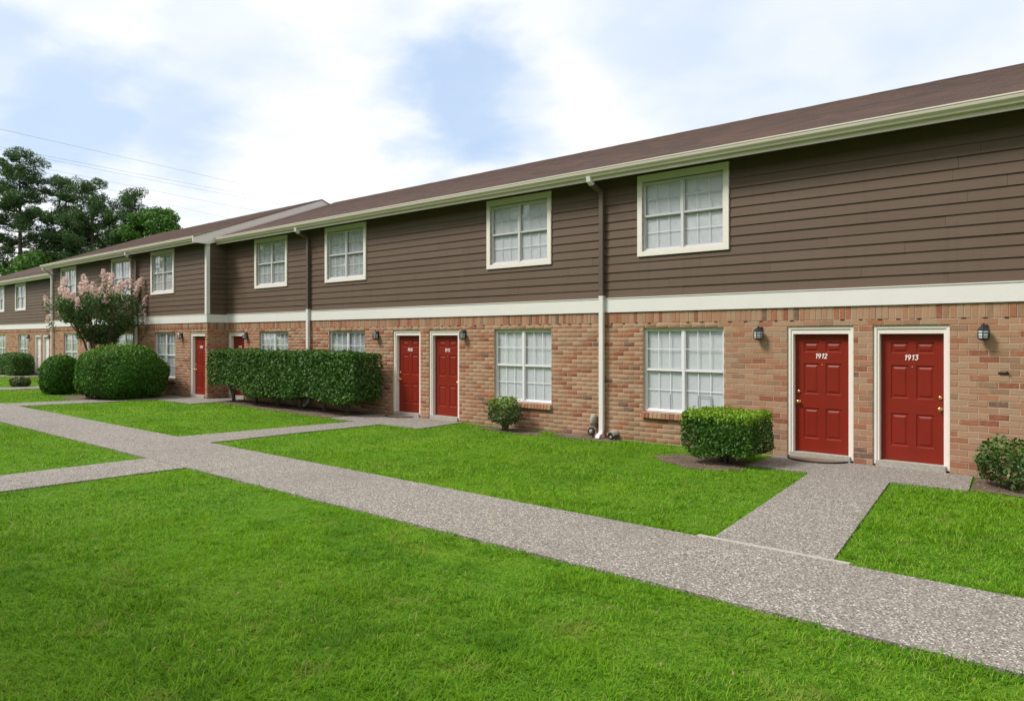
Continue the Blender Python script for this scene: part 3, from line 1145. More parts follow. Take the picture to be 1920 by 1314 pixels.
# ---- one wing of the building
def wing(name, label, x0, x1, y0, doors, ups, los, spouts, singles=0, ret_right=False, depth=9.0):
    bld = empty(name, ((x0 + x1) / 2, y0 + 0.3, 0), label, 'building')
    holes_lo = [(d[0] - 0.55, d[0] + 0.55, -0.02, 2.266) for d in doors] + [(w - GW / 2, w + GW / 2, 0.472, 2.266) for w in los]
    # ---------- brick storey
    mb = MB()
    ym = y0 + 0.0055
    wall_shell(mb, x0, x1, -0.15, 2.60, ym, holes_lo)
    if ret_right:
        mb.face((x1, ym, -0.15), (x1, y0 + 0.9, -0.15), (x1, y0 + 0.9, 2.6), (x1, ym, 2.6))
    bw = mb.build('brick_wall', M['mortar'], bld, fix=False)
    allb = []
    for i in range(25):
        z = COURSE * (i + 0.5)
        off = (0.0 if i % 2 else 0.13) + random.uniform(-0.008, 0.008)
        for s, e in course_runs(x0, x1, z, holes_lo, off):
            allb.append(((s + e) / 2, z, e - s))
    single = set()
    if singles:
        vis = sorted((k for k in range(len(allb)) if allb[k][0] < -1.45 and allb[k][2] > 0.05), key=lambda k: -allb[k][0])
        single = set(vis[:singles])
    pile = BrickPile()
    for k, (cx, cz, L) in enumerate(allb):
        jy, jz, jh = random.uniform(-0.002, 0.0025), random.uniform(-0.0012, 0.0012), random.uniform(-0.002, 0.002)
        if k in single:
            Lr = round(L, 2)
            b = link('brick', brick_mesh(Lr - 0.002 if Lr > L else Lr, BH), bw, (cx, y0 + jy, cz + jz))
            b.rotation_euler = (random.uniform(-.012, .012), random.uniform(-.005, .005), random.uniform(-.004, .004))
        else:
            pile.add(cx, y0 + jy, cz + jz, L, BH + jh)
    # soldier course on top
    ns = int((x1 - x0) / 0.0955)
    nsold = 0
    for k in range(ns):
        cx = x1 - 0.0955 * (k + 0.5)
        jy = random.uniform(-0.003, 0.003)
        if singles and cx < -1.4 and nsold < 290:
            nsold += 1
            link('soldier_brick', brick_mesh(0.083, 0.224), bw, (cx, y0 + jy - 0.001, 2.478 + random.uniform(-.002, .002)))
        else:
            pile.add(cx, y0 + jy - 0.001, 2.478, 0.083, 0.224)
    if ret_right:
        for i in range(25):
            z = COURSE * (i + 0.5)
            y = y0 + (0.0 if i % 2 == 0 else -0.13)
            while y < y0 + 0.75:
                a, b = max(y, y0 + 0.004), min(y + BL, y0 + 0.75)
                if b - a > 0.04:
                    pile.add(x1 + 0.008, (a + b) / 2, z, b - a, BH, 'y')
                y += BL + 0.013
        for k in range(7):
            pile.add(x1 + 0.008, y0 + 0.06 + 0.0955 * k, 2.478, 0.083, 0.224, 'y')
    pile.build('brickwork', bw)
    # weep holes under the soldier course
    mb = MB()
    x = x1 - 0.12
    while x > x0 + 0.1:
        w = random.uniform(0.03, 0.045)
        if random.random() < 0.93:
            mb.box(x - w, x + w * 0.6, y0 - 0.0035, y0 + 0.02, 2.352, 2.372)
        x -= 0.286 + random.uniform(-0.02, 0.02)
    mb.build('weep_hole', M['dark'], bw, kind='stuff')
    # ---------- band
    mb = MB()
    mb.box(x0, x1 + (0.035 if ret_right else 0), y0 - 0.030, y0 + 0.05, 2.592, 2.872)
    mb.box(x0, x1 + (0.05 if ret_right else 0), y0 - 0.042, y0 + 0.02, 2.872, 2.888)
    if ret_right:
        mb.box(x1 + 0.001, x1 + 0.034, y0 + 0.051, y0 + 0.80, 2.592, 2.8705)
    mb.build('band_board', M['white'], bld)
    # ---------- siding
    Z0, Z1 = 2.888, 5.325
    nb = 14
    ex = (Z1 - Z0) / nb
    holes_up = [(w - UPW / 2 + 0.105, w + UPW / 2 - 0.105, 3.69 + 0.095, 3.69 + UPH - 0.135) for w in ups]
    mb = MB()
    wall_shell(mb, x0, x1, 2.6, 5.45, y0 + 0.012, holes_up, 0.30)
    sd = mb.build('siding', M['siding'], bld, fix=False)
    for i in range(nb):
        a, b = Z0 + ex * i, Z0 + ex * (i + 1)
        cuts = sorted((h[0], h[1]) for h in holes_up if min(b, h[3]) - max(a, h[2]) > 0.03)
        xs_ = [x0] + [c for h in cuts for c in h] + [x1]
        for s, e in zip(xs_[0::2], xs_[1::2]):
            # long runs are made of several lengths of board with tight butt joints
            q0 = s
            while q0 < e - 0.01:
              q1 = min(q0 + random.uniform(3.0, 4.88), e)
              if e - q1 < 0.6:
                q1 = e
              mb = MB()
              j = random.uniform(-0.002, 0.002)
              poly = [(y0 - 0.024 + j, a + 0.001 + random.uniform(-0.001, 0.001)), (y0 - 0.004 + j, b + 0.006), (y0 + 0.011, b + 0.006), (y0 + 0.011, a + 0.001)]
              mb.prism_x(poly, q0, q1 - (0.003 if q1 < e else 0))
              mb.build('siding_board', M['siding'], sd)
              q0 = q1
    if ret_right:
        mb = MB()
        mb.face((x1, y0, 2.6), (x1, y0 + 0.9, 2.6), (x1, y0 + 0.9, 5.5), (x1, y0, 5.5))
        mb.build('return_wall', M['siding'], bld, fix=False)
        for i in range(nb):
            a, b = Z0 + ex * i, Z0 + ex * (i + 1)
            mb = MB()
            q = [(x1 + 0.024, a + 0.001), (x1 + 0.004, b + 0.006), (x1 + 0.001, b + 0.006), (x1 + 0.001, a + 0.001)]
            ya, yb = y0 + 0.03, y0 + 0.74
            mb.loft([[(p[0], ya, p[1]) for p in q], [(p[0], yb, p[1]) for p in q]], True, False)
            mb.build('siding_board', M['siding'], sd)
        mb = MB()
        mb.box(x1 - 0.095, x1 + 0.034, y0 - 0.036, y0 - 0.0255, 2.889, 5.32)
        mb.box(x1 + 0.0255, x1 + 0.036, y0 - 0.0255, y0 + 0.085, 2.889, 5.32)
        mb.build('corner_board', M['white'], bld)
    # ---------- eaves
    gx0, gx1 = x0 - 0.05, x1 + (0.05 if ret_right else 0.0)
    mb = MB().box(gx0, gx1, y0 - 0.40, y0 - 0.375, 5.268, 5.478)
    mb.build('fascia', M['gutter'], bld)
    mb = MB().box(gx0, gx1, y0 - 0.375, y0 + 0.02, 5.325, 5.345)
    mb.build('soffit', M['soffit'], bld)
    prof = [(-0.401, 5.482), (-0.401, 5.345), (-0.462, 5.345), (-0.470, 5.372), (-0.492, 5.392), (-0.512, 5.412), (-0.520, 5.440), (-0.520, 5.462), (-0.531, 5.464), (-0.531, 5.484),
            (-0.522, 5.486), (-0.514, 5.470), (-0.505, 5.430), (-0.410, 5.400), (-0.408, 5.482)]
    mb = MB()
    mb.prism_x([(y0 + a, b) for a, b in prof], gx0, gx1)
    mb.build('gutter', M['gutter'], bld)
    # ---------- roof with stepped courses
    mb = MB()
    nrow = 38
    ey = y0 - 0.47
    ry = y0 + RIDGE
    step = (ry - ey) / nrow
    rx1 = x1 + (0.06 if ret_right else 0.0)
    z_e = 5.488
    for k in range(nrow):
        ya, yb = ey + step * k, ey + step * (k + 1)
        za, zb = z_e + (ya - ey) * SLOPE, z_e + (yb - ey) * SLOPE
        mb.face((x0 - 0.05, ya, za + 0.012), (rx1, ya, za + 0.012), (rx1, yb + 0.004, zb + 0.003), (x0 - 0.05, yb + 0.004, zb + 0.003))
        mb.face((x0 - 0.05, ya, za), (rx1, ya, za), (rx1, ya, za + 0.012), (x0 - 0.05, ya, za + 0.012))
    zr = z_e + (ry - ey) * SLOPE
    by = y0 + 2 * RIDGE + 0.47
    mb.face((x0 - 0.05, ry, zr), (rx1, ry, zr), (rx1, by, z_e), (x0 - 0.05, by, z_e))
    mb.face((x0 - 0.05, ey, z_e - 0.03), (rx1, ey, z_e - 0.03), (rx1, ry, zr - 0.03), (x0 - 0.05, ry, zr - 0.03))
    mb.face((x0 - 0.05, ey, z_e - 0.03), (rx1, ey, z_e - 0.03), (rx1, ey, z_e), (x0 - 0.05, ey, z_e))
    rf = mb.build('roof', M['roof'], bld, fix=False)
    mb = MB()
    xx = x0 - 0.05
    while xx < rx1 - 0.02:
        xe = min(xx + 0.30, rx1)
        lift = random.uniform(0.010, 0.016)
        mb.prism_x([(ry - 0.15, zr - 0.15 * SLOPE + lift), (ry, zr + lift + 0.004), (ry + 0.15, zr - 0.15 * SLOPE + lift), (ry, zr - 0.02)], xx, xe)
        xx = xe
    mb.build('ridge_cap', M['roof'], rf, kind='stuff')
    # ---------- ends and back
    mb = MB()
    yb = y0 + 2 * RIDGE
    for x in (x0, x1 - 0.001):
        mb.face((x, y0 + 0.012, 2.6), (x, yb, 2.6), (x, yb, 5.45), (x, y0 + RIDGE, 5.45 + RIDGE * SLOPE), (x, y0 + 0.012, 5.45))
        mb.face((x, y0 + 0.012, -0.15), (x, yb, -0.15), (x, yb, 2.6), (x, y0 + 0.012, 2.6))
    mb.face((x0, yb, -0.15), (x1, yb, -0.15), (x1, yb, 5.5), (x0, yb, 5.5))
    mb.build('rear_wall', M['siding'], bld, fix=False)
    # ---------- openings
    for w in ups:
        add_up_window(bld, w, y0)
    for w in los:
        add_lo_window(bld, w, y0)
    for d in doors:
        add_door(bld, d[0], y0, d[1], d[2])
    # ---------- downspouts: white in front of the brick, brown (or white) in front of the siding
    for sx, gx, allwhite in spouts:
        mb = MB()
        a, b = sx - 0.048, sx + 0.048
        yf, yk = y0 - 0.118, y0 - 0.048

        def seg(pts, m_):
            m_.loft([[(p[0] - 0.048, p[1] - 0.035 * p[3], p[2] - 0.035 * p[4]), (p[0] + 0.048, p[1] - 0.035 * p[3], p[2] - 0.035 * p[4]),
                      (p[0] + 0.048, p[1] + 0.035 * p[3], p[2] + 0.035 * p[4]), (p[0] - 0.048, p[1] + 0.035 * p[3], p[2] + 0.035 * p[4])] for p in pts], True, False)
        yc = y0 - 0.083
        low = MB()
        seg([(sx, yc, 2.93, 1, 0), (sx, yc, 0.16, 1, 0), (sx, yc - 0.02, 0.10, 0.8, 0.6), (sx - 0.01, yc - 0.14, 0.035, 0.4, 0.9)], low)
        ds = low.build('downspout', M['white'], bld)
        up = MB()
        seg([(sx, yc, 2.931, 1, 0), (sx, yc, 5.02, 1, 0), (sx, yc - 0.03, 5.09, 0.7, 0.7), (gx + (sx - gx) * 0.3, y0 - 0.36, 5.21, 0.7, 0.7)], up)
        up.build('upper_pipe', M['white'] if allwhite else M['brown_pipe'], ds)
        el = MB()
        seg([(gx + (sx - gx) * 0.3, y0 - 0.361, 5.211, 0.75, 0.75), (gx, y0 - 0.43, 5.27, 0.85, 0.5), (gx, y0 - 0.447, 5.36, 1, 0)], el)
        el.build('elbow', M['white'], ds)
        if not allwhite:
            st_ = MB().box(a - 0.004, b + 0.004, yf - 0.002, yk + 0.03, 2.90, 2.935)
            st_.build('strap', M['white'], ds)
    return bld


wing('apartment_building', 'nearest two storey wing with red doors 1910 to 1913 and brown siding', -24.68, 3.2, 0.0,
     [(-3.08, 1, '1913'), (-4.48, -1, '1912'), (-13.74, 1, '1911'), (-15.17, -1, '1910'), (-24.04, 1, '1909')],
     [-7.07, -11.235, -17.82, -21.81], [-7.075, -11.145, -17.80, -21.70],
     [(-8.885, -8.95, False), (-19.62, -19.7, False)], singles=300)
b2 = wing('apartment_building', 'projecting middle wing with cream gable rake and white corner board', -40.0, -24.68, -0.72,
          [(-25.37, -1, '1908'), (-35.15, -1, None)], [-28.08, -31.86, -37.8], [-27.94, -31.66, -37.64],
          [(-30.28, -30.35, False), (-39.85, -39.9, True)], ret_right=True)
wing('apartment_building', 'farthest wing set back at the left edge with two pale doors', -64.0, -40.0, 1.0,
     [(-48.17, -1, None), (-46.81, 1, None), (-57.5, -1, None)], [-51.06, -55.2, -43.3], [-50.75, -55.0, -43.3], [])

# gable rake of the projecting wing
mb = MB()
ey, ry = -0.72 - 0.54, -0.72 + RIDGE
zr = 5.488 + (RIDGE + 0.47) * SLOPE
poly = [(ey, 5.268), (-0.70, 5.255), (-0.40, 5.36), (0.3, 5.60), (ry, zr - 0.42), (ry + 0.8, zr - 0.72), (ry + 0.8, zr - 0.8 * SLOPE), (ry, zr + 0.004), (ey, 5.478)]
mb.prism_x(poly, -24.62, -24.585)
mb.build('rake_board', M['trim'], b2)
mb = MB()
mb.prism_x([(ey + 0.02, 5.482), (ry, zr + 0.016), (ry + 0.8, zr - 0.8 * SLOPE + 0.012), (ry + 0.8, zr - 0.8 * SLOPE - 0.02), (ry, zr - 0.018), (ey + 0.02, 5.452)], -24.584, -24.562)
mb.build('rake_edge', M['roof'], b2)


# ------------------------------------------------------------------ wall lanterns
def lantern_parts():
    P_ = []
    mb = MB()
    mb.box(-0.045, 0.045, -0.012, 0.0, -0.02, 0.17)
    mb.tube([(0, -0.01, 0.10), (0, -0.05, 0.115), (0, -0.085, 0.13)], 0.011, 8)
    P_.append(('backplate', mb.mesh('backplate', M['black'])))
    cy = -0.095
    n = 6

    def ring(r, z, ph=math.pi / 6):
        return [(r * math.cos(2 * math.pi * k / n + ph), cy + r * math.sin(2 * math.pi * k / n + ph), z) for k in range(n)]
    mb = MB()
    mb.loft([ring(0.082, 0.085), ring(0.085, 0.093), ring(0.060, 0.125), ring(0.028, 0.155), ring(0.012, 0.165)], True, False)
    mb.tube([(0, cy, 0.163), (0, cy, 0.178), (0, cy, 0.190), (0, cy, 0.196)], [0.010, 0.014, 0.009, 0.002], 8)
    P_.append(('cap', mb.mesh('cap', M['black'])))
    mb = MB()
    mb.loft([ring(0.070, -0.028), ring(0.076, 0.084)], True, False)
    P_.append(('glass', mb.mesh('glass', M['frost'])))
    mb = MB()
    b0, b1 = ring(0.073, -0.03), ring(0.079, 0.086)
    for k in range(n):
        mb.tube([b0[k], b1[k]], 0.0065, 5)
    for rr, zz in ((0.0745, 0.000), (0.0775, 0.048)):
        rg = ring(rr, zz)
        for k in range(n):
            mb.tube([rg[k], rg[(k + 1) % n]], 0.0045, 4)
    P_.append(('cage', mb.mesh('cage', M['black'])))
    mb = MB()
    mb.loft([ring(0.078, -0.030), ring(0.078, -0.042), ring(0.050, -0.058), ring(0.012, -0.068)], True, False)
    P_.append(('base', mb.mesh('base', M['black'])))
    return P_


LP = lantern_parts()
for lx, ly, lab in ((-2.07, 0.0, 'rightmost black wall lantern, beside the rightmost red door'), (-5.51, 0.0, 'black wall lantern between the near window and door 1912'),
                    (-12.98, 0.0, 'black wall lantern between door 1911 and the window with the small shrub'), (-16.35, 0.0, 'black wall lantern to the left of door 1910, by the hedge end'),
                    (-23.33, 0.0, 'black wall lantern above the left end of the long hedge'), (-26.53, -0.72, 'black wall lantern beside the red door on the projecting wing corner'),
                    (-36.45, -0.72, 'small far wall lantern seen left of the pink flowering tree trunk'), (-49.55, 1.0, 'far wall lantern left of the two pale doors'),
                    (-46.0, 1.0, 'far wall lantern right of the two pale doors')):
    root = empty('wall_lantern', (lx, ly - 0.003, 2.09), lab, 'wall lantern', 'wall lanterns beside the doors')
    for nm, me in LP:
        link(nm, me, root, (lx, ly - 0.003, 2.09))


# ------------------------------------------------------------------ small things by the wall
def half_mat(x, y, label, w=0.62, d=0.42, z=0.008):
    root = empty('doormat', (x, y, z), label, 'doormat', 'half round doormats at red doors')
    arcp = [(x + w * math.cos(t), y - d * math.sin(t)) for t in [math.pi * i / 20 for i in range(21)]]
    mb = MB()
    mb.sheet(arcp, z + 0.018, 0.018)
    mb.build('rim', M['rubber'], root, fix=False)
    arc2 = [(x + (w - 0.045) * math.cos(t), y - 0.03 - (d - 0.075) * math.sin(t)) for t in [math.pi * i / 20 for i in range(21)]]
    mb = MB()
    mb.sheet(arc2, z + 0.0225, 0.004)
    mb.build('pile', M['mat'], root, fix=False)


half_mat(-4.50, -0.02, 'half round brown doormat with black rim at door 1912', 0.50, 0.40)
half_mat(-15.25, -0.10, 'half round dark doormat in front of door 1910', 0.48, 0.38)

root = empty('water_spigot', (-9.10, -0.08, 0), 'grey capped water spigot with round dark valve left of the downspout', 'spigot')
mb = MB()
mb.tube([(-9.10, -0.09, 0.0), (-9.10, -0.09, 0.20), (-9.10, -0.09, 0.26)], 0.022, 10)
mb.tube([(-9.10, 0.0, 0.30), (-9.10, -0.07, 0.30), (-9.10, -0.09, 0.25)], 0.018, 8)
mb.build('pipe', M['grey'], root)
mb = MB()
mb.tube([(-9.11, -0.09, 0.25), (-9.105, -0.09, 0.30), (-9.09, -0.085, 0.40), (-9.08, -0.08, 0.455), (-9.075, -0.08, 0.475)], [0.040, 0.062, 0.066, 0.060, 0.028], 12)
mb.build('cap', M['cement'], root)
mb = MB()
lathe_y(mb, [(0.075, -0.10), (0.085, -0.115), (0.085, -0.15), (0.060, -0.16), (0.055, -0.14), (0.02, -0.13)], -9.11, 0.115, 18)
mb.build('valve_ring', M['rubber'], root)
mb = MB()
lathe_y(mb, [(0.045, -0.13), (0.045, -0.155), (0.02, -0.165)], -9.11, 0.115, 14)
mb.build('valve_face', M['grey'], root)
mb = MB().tube([(-9.10, -0.12, 0.20), (-9.14, -0.13, 0.215), (-9.17, -0.14, 0.20)], 0.012, 8)
mb.build('handle', M['grey'], root)

root = empty('drain_outlet', (-8.58, -0.15, 0), 'black round drain outlet with pale hood at the wall right of the downspout', 'drain')
mb = MB()
mb.tube([(-8.60, -0.02, 0.10), (-8.585, -0.10, 0.085), (-8.575, -0.20, 0.045)], [0.055, 0.06, 0.062], 14)
mb.build('pipe', M['rubber'], root)
mb = MB()
pts = []
for i in range(9):
    t = math.pi * i / 8
    pts.append((-8.585 + 0.085 * math.cos(t), 0.075 + 0.085 * math.sin(t)))
outer = [(p[0], -0.21, p[1]) for p in pts] + [(-8.585 + 0.070 * math.cos(math.pi * i / 8), -0.21, 0.075 + 0.070 * math.sin(math.pi * i / 8)) for i in range(8, -1, -1)]
mb.loft([outer, [(p[0], -0.02, p[2] + 0.02) for p in outer]], True, False)
mb.build('hood', M['cement'], root)
mb = MB()
lathe_y(mb, [(0.030, -0.20), (0.030, -0.212), (0.01, -0.215)], -8.575, 0.045, 12)
mb.build('plug', M['grey'], root)

root = empty('wall_bracket', (-1.83, 0.0, 1.55), 'tiny black bracket on the brick below the right lantern', 'bracket')
mb = MB().box(-1.90, -1.77, -0.018, 0.002, 1.538, 1.562)
mb.build('plate', M['black'], root)
mb = MB().tube([(-1.80, -0.01, 1.55), (-1.79, -0.04, 1.56), (-1.775, -0.045, 1.585)], 0.008, 6)
mb.build('hook', M['black'], root)


# ------------------------------------------------------------------ leaves
def unit(a):
    return a / np.maximum(np.linalg.norm(a, axis=1, keepdims=True), 1e-9)


def leaf_quads(P0, N0, size, wr=0.5, jit=0.8, up=0.2, var=0.35, fold=0.25):
    """one bent pointed leaf (4 verts, 2 tris) at every point"""
    n = len(P0)
    N = unit(N0 + RNG.normal(0, jit, (n, 3)) + np.array([0, 0, up]))
    A = unit(np.cross(N, RNG.normal(0, 1, (n, 3))))
    B = np.cross(N, A)
    L = size * (1 + RNG.uniform(-var, var, (n, 1)))
    Wd = L * wr
    a = P0 - A * L * 0.5
    c = P0 + A * L * 0.5 - N * L * fold * 0.4
    b = P0 + B * Wd * 0.5 + N * L * fold * 0.25
    d = P0 - B * Wd * 0.5 + N * L * fold * 0.25
    V = np.stack([a, b, c, d], 1).reshape(-1, 3)
    Q = np.arange(n * 4, dtype=np.int32).reshape(-1, 4)
    return V, Q


class Waves:
    def __init__(self, seed, f0, n=7):
        r = np.random.default_rng(seed)
        self.k = unit(r.normal(0, 1, (n, 3))) * f0 * r.uniform(0.6, 2.2, (n, 1))
        self.p = r.uniform(0, 6.28, n)

    def __call__(self, X):
        return np.sin(X @ self.k.T + self.p).mean(1)


def superell(X, a, b, c, n):
    return (np.abs(X[:, 0] / a) ** n + np.abs(X[:, 1] / b) ** n + np.abs(X[:, 2] / c) ** n) ** (1.0 / n)


def shrub_points(count, a, b, c, n, lump=0.06, freq=5.0, seed=1, lo=0.78, cutz=None, nx=None):
    """points in the outer shell of a lumpy superellipsoid centred at 0"""
    wv = Waves(seed, freq)
    pts, nrm_ = [], []
    got = 0
    while got < count:
        X = RNG.uniform(-1.12, 1.12, (count * 3, 3)) * np.array([a, b, c])
        f = superell(X, a, b, c, n) - lump * wv(X) * 2.0
        depth = RNG.uniform(0, 1, len(X)) ** 2.0
        ok = (f < 1.0) & (f > 1.0 - (1 - lo) * depth - 0.02)
        if cutz is not None:
            ok &= cutz(X)
        X = X[ok]
        e = n if nx is None else nx
        G = np.sign(X) * np.abs(X / np.array([a, b, c])) ** (e - 1) / np.array([a, b, c])
        pts.append(X)
        nrm_.append(unit(G))
        got += len(X)
    return np.concatenate(pts)[:count], np.concatenate(nrm_)[:count]


def sprout(P0, N0, amount, seed):
    """young shoots that stick out of the clipped surface"""
    w = Waves(seed + 900, 26.0, 6)(P0)
    k = np.clip((w - 0.30) / 0.3, 0, 1)[:, None] * RNG.uniform(0.2, 1.0, (len(P0), 1))
    return P0 + unit(N0 + np.array([0, 0, 0.6])) * k * amount


def box_points(count, a, b, c, r, lump, freq, seed, cutz=None, thick=0.16):
    """points in the shell of a clipped, round-edged box"""
    wv = Waves(seed, freq)
    H = np.array([a, b, c])
    ar = np.array([b * c, b * c, a * c, a * c, a * b, a * b * 0.5])
    pts, nrm_ = [], []
    got = 0
    while got < count:
        n = count
        f = RNG.choice(6, n, p=ar / ar.sum())
        X = RNG.uniform(-1, 1, (n, 3)) * H
        ax, sg = f // 2, np.where(f % 2 == 0, 1.0, -1.0)
        X[np.arange(n), ax] = sg * H[ax]
        core_ = np.clip(X, -(H - r), H - r)
        d = X - core_
        N = unit(d)
        X = core_ + N * r
        dep = thick * RNG.uniform(0, 1, (n, 1)) ** 1.8
        X = X - N * dep + N * lump * wv(X)[:, None] * 2.0
        if cutz is not None:
            ok = cutz(X)
            X, N = X[ok], N[ok]
        pts.append(X)
        nrm_.append(N)
        got += len(X)
    return np.concatenate(pts)[:count], np.concatenate(nrm_)[:count]


def core_mesh(parent, org, a, b, c, n, mat, name='inner_foliage'):
    mb = MB()
    rings = []
    for i in range(1, 12):
        ph = math.pi * i / 12 - math.pi / 2
        ring = []
        for k in range(20):
            th = 2 * math.pi * k / 20
            d = np.array([math.cos(ph) * math.cos(th), math.cos(ph) * math.sin(th), math.sin(ph)])
            s = 1.0 / ((abs(d[0] / a) ** n + abs(d[1] / b) ** n + abs(d[2] / c) ** n) ** (1 / n))
            ring.append((org[0] + d[0] * s, org[1] + d[1] * s, org[2] + d[2] * s))
        rings.append(ring)
    mb.loft(rings, True, False)
    return mb.build(name, mat, parent)


def shrub(name, label, cat, base, cz, a, b, c, n, count, size, mat, lump=0.06, freq=5.0, seed=1, stems=5, cutz=None, group=None, new=None, core=0.80, wr=0.5, yaw=0.0, jit=0.8, lo=0.78, fill=0, box=None, shoots=0.05, core_mat=None):
    root = empty(name, base, label, cat, group)
    org = np.array([base[0], base[1], cz])
    if box:
        P0, N0 = box_points(count, a, b, c, box, lump, freq, seed, cutz)
    else:
        P0, N0 = shrub_points(count, a, b, c, n, lump, freq, seed, cutz=cutz, lo=lo)
    P0 = sprout(P0, N0, shoots, seed)
    if fill:
        wv = Waves(seed, freq)
        X = RNG.uniform(-0.9, 0.9, (fill, 3)) * np.array([a, b, c])
        X = X[superell(X, a, b, c, n) < 0.85]
        if cutz is not None:
            X = X[cutz(X)]
        P0 = np.concatenate([P0, X])
        N0 = np.concatenate([N0, unit(X + 1e-3)])
    ca, sa = math.cos(yaw), math.sin(yaw)
    Rm = np.array([[ca, -sa, 0], [sa, ca, 0], [0, 0, 1]])
    V, Q = leaf_quads(P0 @ Rm.T + org, N0 @ Rm.T, size, wr, jit)
    mats = [mat]
    midx = np.zeros(len(Q), dtype=np.int32)
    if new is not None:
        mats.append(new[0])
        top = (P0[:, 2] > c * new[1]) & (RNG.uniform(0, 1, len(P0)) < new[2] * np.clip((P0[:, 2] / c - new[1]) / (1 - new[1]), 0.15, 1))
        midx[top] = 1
    fo = bulk('foliage', V, Q, mats, root, tuple(ORG[root.name]), None, midx=midx)
    if core:
        core_mesh(root, org, a * core, b * core, c * core, n, core_mat or mat)
    for k in range(stems):
        mb = MB()
        t = 2 * math.pi * k / max(stems, 1) + seed
        bx, by = base[0] + 0.10 * a * math.cos(t), base[1] + 0.10 * b * math.sin(t)
        tx, ty = org[0] + 0.5 * a * math.cos(t), org[1] + 0.5 * b * math.sin(t)
        mb.tube([(bx, by, -0.05), ((bx * 2 + tx) / 3, (by * 2 + ty) / 3, cz - c * 0.6), (tx, ty, cz + c * 0.2)], [0.028, 0.020, 0.010], 6)
        mb.build('stem', M['stem'], root)
    return root


# long hedge in front of the left windows: several plants grown into one clipped box
def hedge():
    hx0, hx1 = -23.75, -15.85
    root = empty('hedge', ((hx0 + hx1) / 2, -0.72, 0), 'long clipped dark green hedge in front of the left ground floor windows', 'hedge')
    hz, cz = 0.70, 0.98
    a, b = (hx1 - hx0) / 2, 0.50
    cx = (hx0 + hx1) / 2
    bot = Waves(4, 1.9, 5)

    def cut(X):
        q = np.stack([X[:, 0], np.zeros(len(X)), np.zeros(len(X))], 1)
        zz = X[:, 2] + cz
        left = np.clip((-3.2 - X[:, 0]) / 1.0, 0, 1) * 0.22
        right = np.clip((X[:, 0] - 3.1) / 0.8, 0, 1) * 0.30
        return zz > 0.24 + 0.50 * bot(q) + left + right
    P0, N0 = box_points(36000, a, b, hz, 0.13, 0.035, 4.5, 21, cut, 0.22)
    P0 = sprout(P0, N0, 0.09, 21)
    org = np.array([cx, -0.72, cz])
    V, Q = leaf_quads(P0 + org, N0, 0.078, 0.52, 0.75, 0.25)
    mats = [M['leaf_hedge'], M['leaf_box']]
    midx = ((P0[:, 2] > hz - 0.16) & (RNG.uniform(0, 1, len(P0)) < 0.6)).astype(np.int32)
    bulk('foliage', V, Q, mats, root, tuple(ORG[root.name]), None, midx=midx)
    mb = MB().box(cx - a + 0.45, cx + a - 0.55, -0.95, -0.50, 0.62, cz + hz - 0.22)
    mb.build('inner_foliage', M['leaf_hedge'], root)
    for k, tx in enumerate((-23.1, -21.7, -20.4, -19.2, -18.0, -16.9)):
        mb = MB()
        mb.tube([(tx, -0.60, -0.05), (tx + 0.03, -0.62, 0.25), (tx - 0.06, -0.70, 0.75)], [0.065, 0.05, 0.04], 8)
        mb.tube([(tx, -0.60, 0.12), (tx + 0.22, -0.66, 0.45), (tx + 0.35, -0.72, 0.8)], [0.035, 0.03, 0.02], 6)
        mb.tube([(tx, -0.60, 0.10), (tx - 0.22, -0.60, 0.40), (tx - 0.38, -0.72, 0.8)], [0.035, 0.03, 0.02], 6)
        mb.build('trunk', M['stem'], root)


hedge()


def cut_box(X):
    return X[:, 2] > -0.33 + 0.05 * np.sin(X[:, 0] * 7) + 0.25 * np.clip((np.abs(X[:, 0]) - 0.45) / 0.3, 0, 1)


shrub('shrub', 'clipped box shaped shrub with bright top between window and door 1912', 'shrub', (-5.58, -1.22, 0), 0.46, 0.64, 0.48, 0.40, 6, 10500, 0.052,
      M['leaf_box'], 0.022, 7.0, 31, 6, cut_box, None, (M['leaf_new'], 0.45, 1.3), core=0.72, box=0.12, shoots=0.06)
shrub('shrub', 'small loose shrub under the window beside door 1911', 'shrub', (-11.2, -0.50, 0), 0.42, 0.39, 0.30, 0.29, 2.6, 1900, 0.070,
      M['leaf_dry'], 0.16, 6.0, 37, 7, None, None, (M['leaf_new'], 0.2, 0.6), core=0.28, lo=0.4, shoots=0.12, core_mat=M['leaf_box'])
shrub('shrub', 'ragged shrub with brown twigs right of door 1913', 'shrub', (-1.40, -0.62, 0), 0.34, 0.64, 0.42, 0.32, 3.0, 3800, 0.066,
      M['leaf_dry'], 0.20, 6.0, 41, 16, None, None, (M['leaf_box'], 0.1, 1.2), core=0.35, lo=0.4, shoots=0.07, core_mat=M['leaf_box'])
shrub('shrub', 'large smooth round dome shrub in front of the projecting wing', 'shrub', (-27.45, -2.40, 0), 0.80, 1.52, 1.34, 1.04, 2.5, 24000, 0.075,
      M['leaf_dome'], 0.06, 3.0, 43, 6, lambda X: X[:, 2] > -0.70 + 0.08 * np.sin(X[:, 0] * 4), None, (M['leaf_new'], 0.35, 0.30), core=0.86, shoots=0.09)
shrub('shrub', 'smaller round shrub touching the left side of the large dome shrub', 'shrub', (-31.15, -3.15, 0), 0.62, 0.72, 0.68, 0.80, 2.5, 11000, 0.072,
      M['leaf_dome'], 0.05, 3.5, 47, 5, lambda X: X[:, 2] > -0.58, None, (M['leaf_new'], 0.4, 0.25), core=0.83, shoots=0.09)
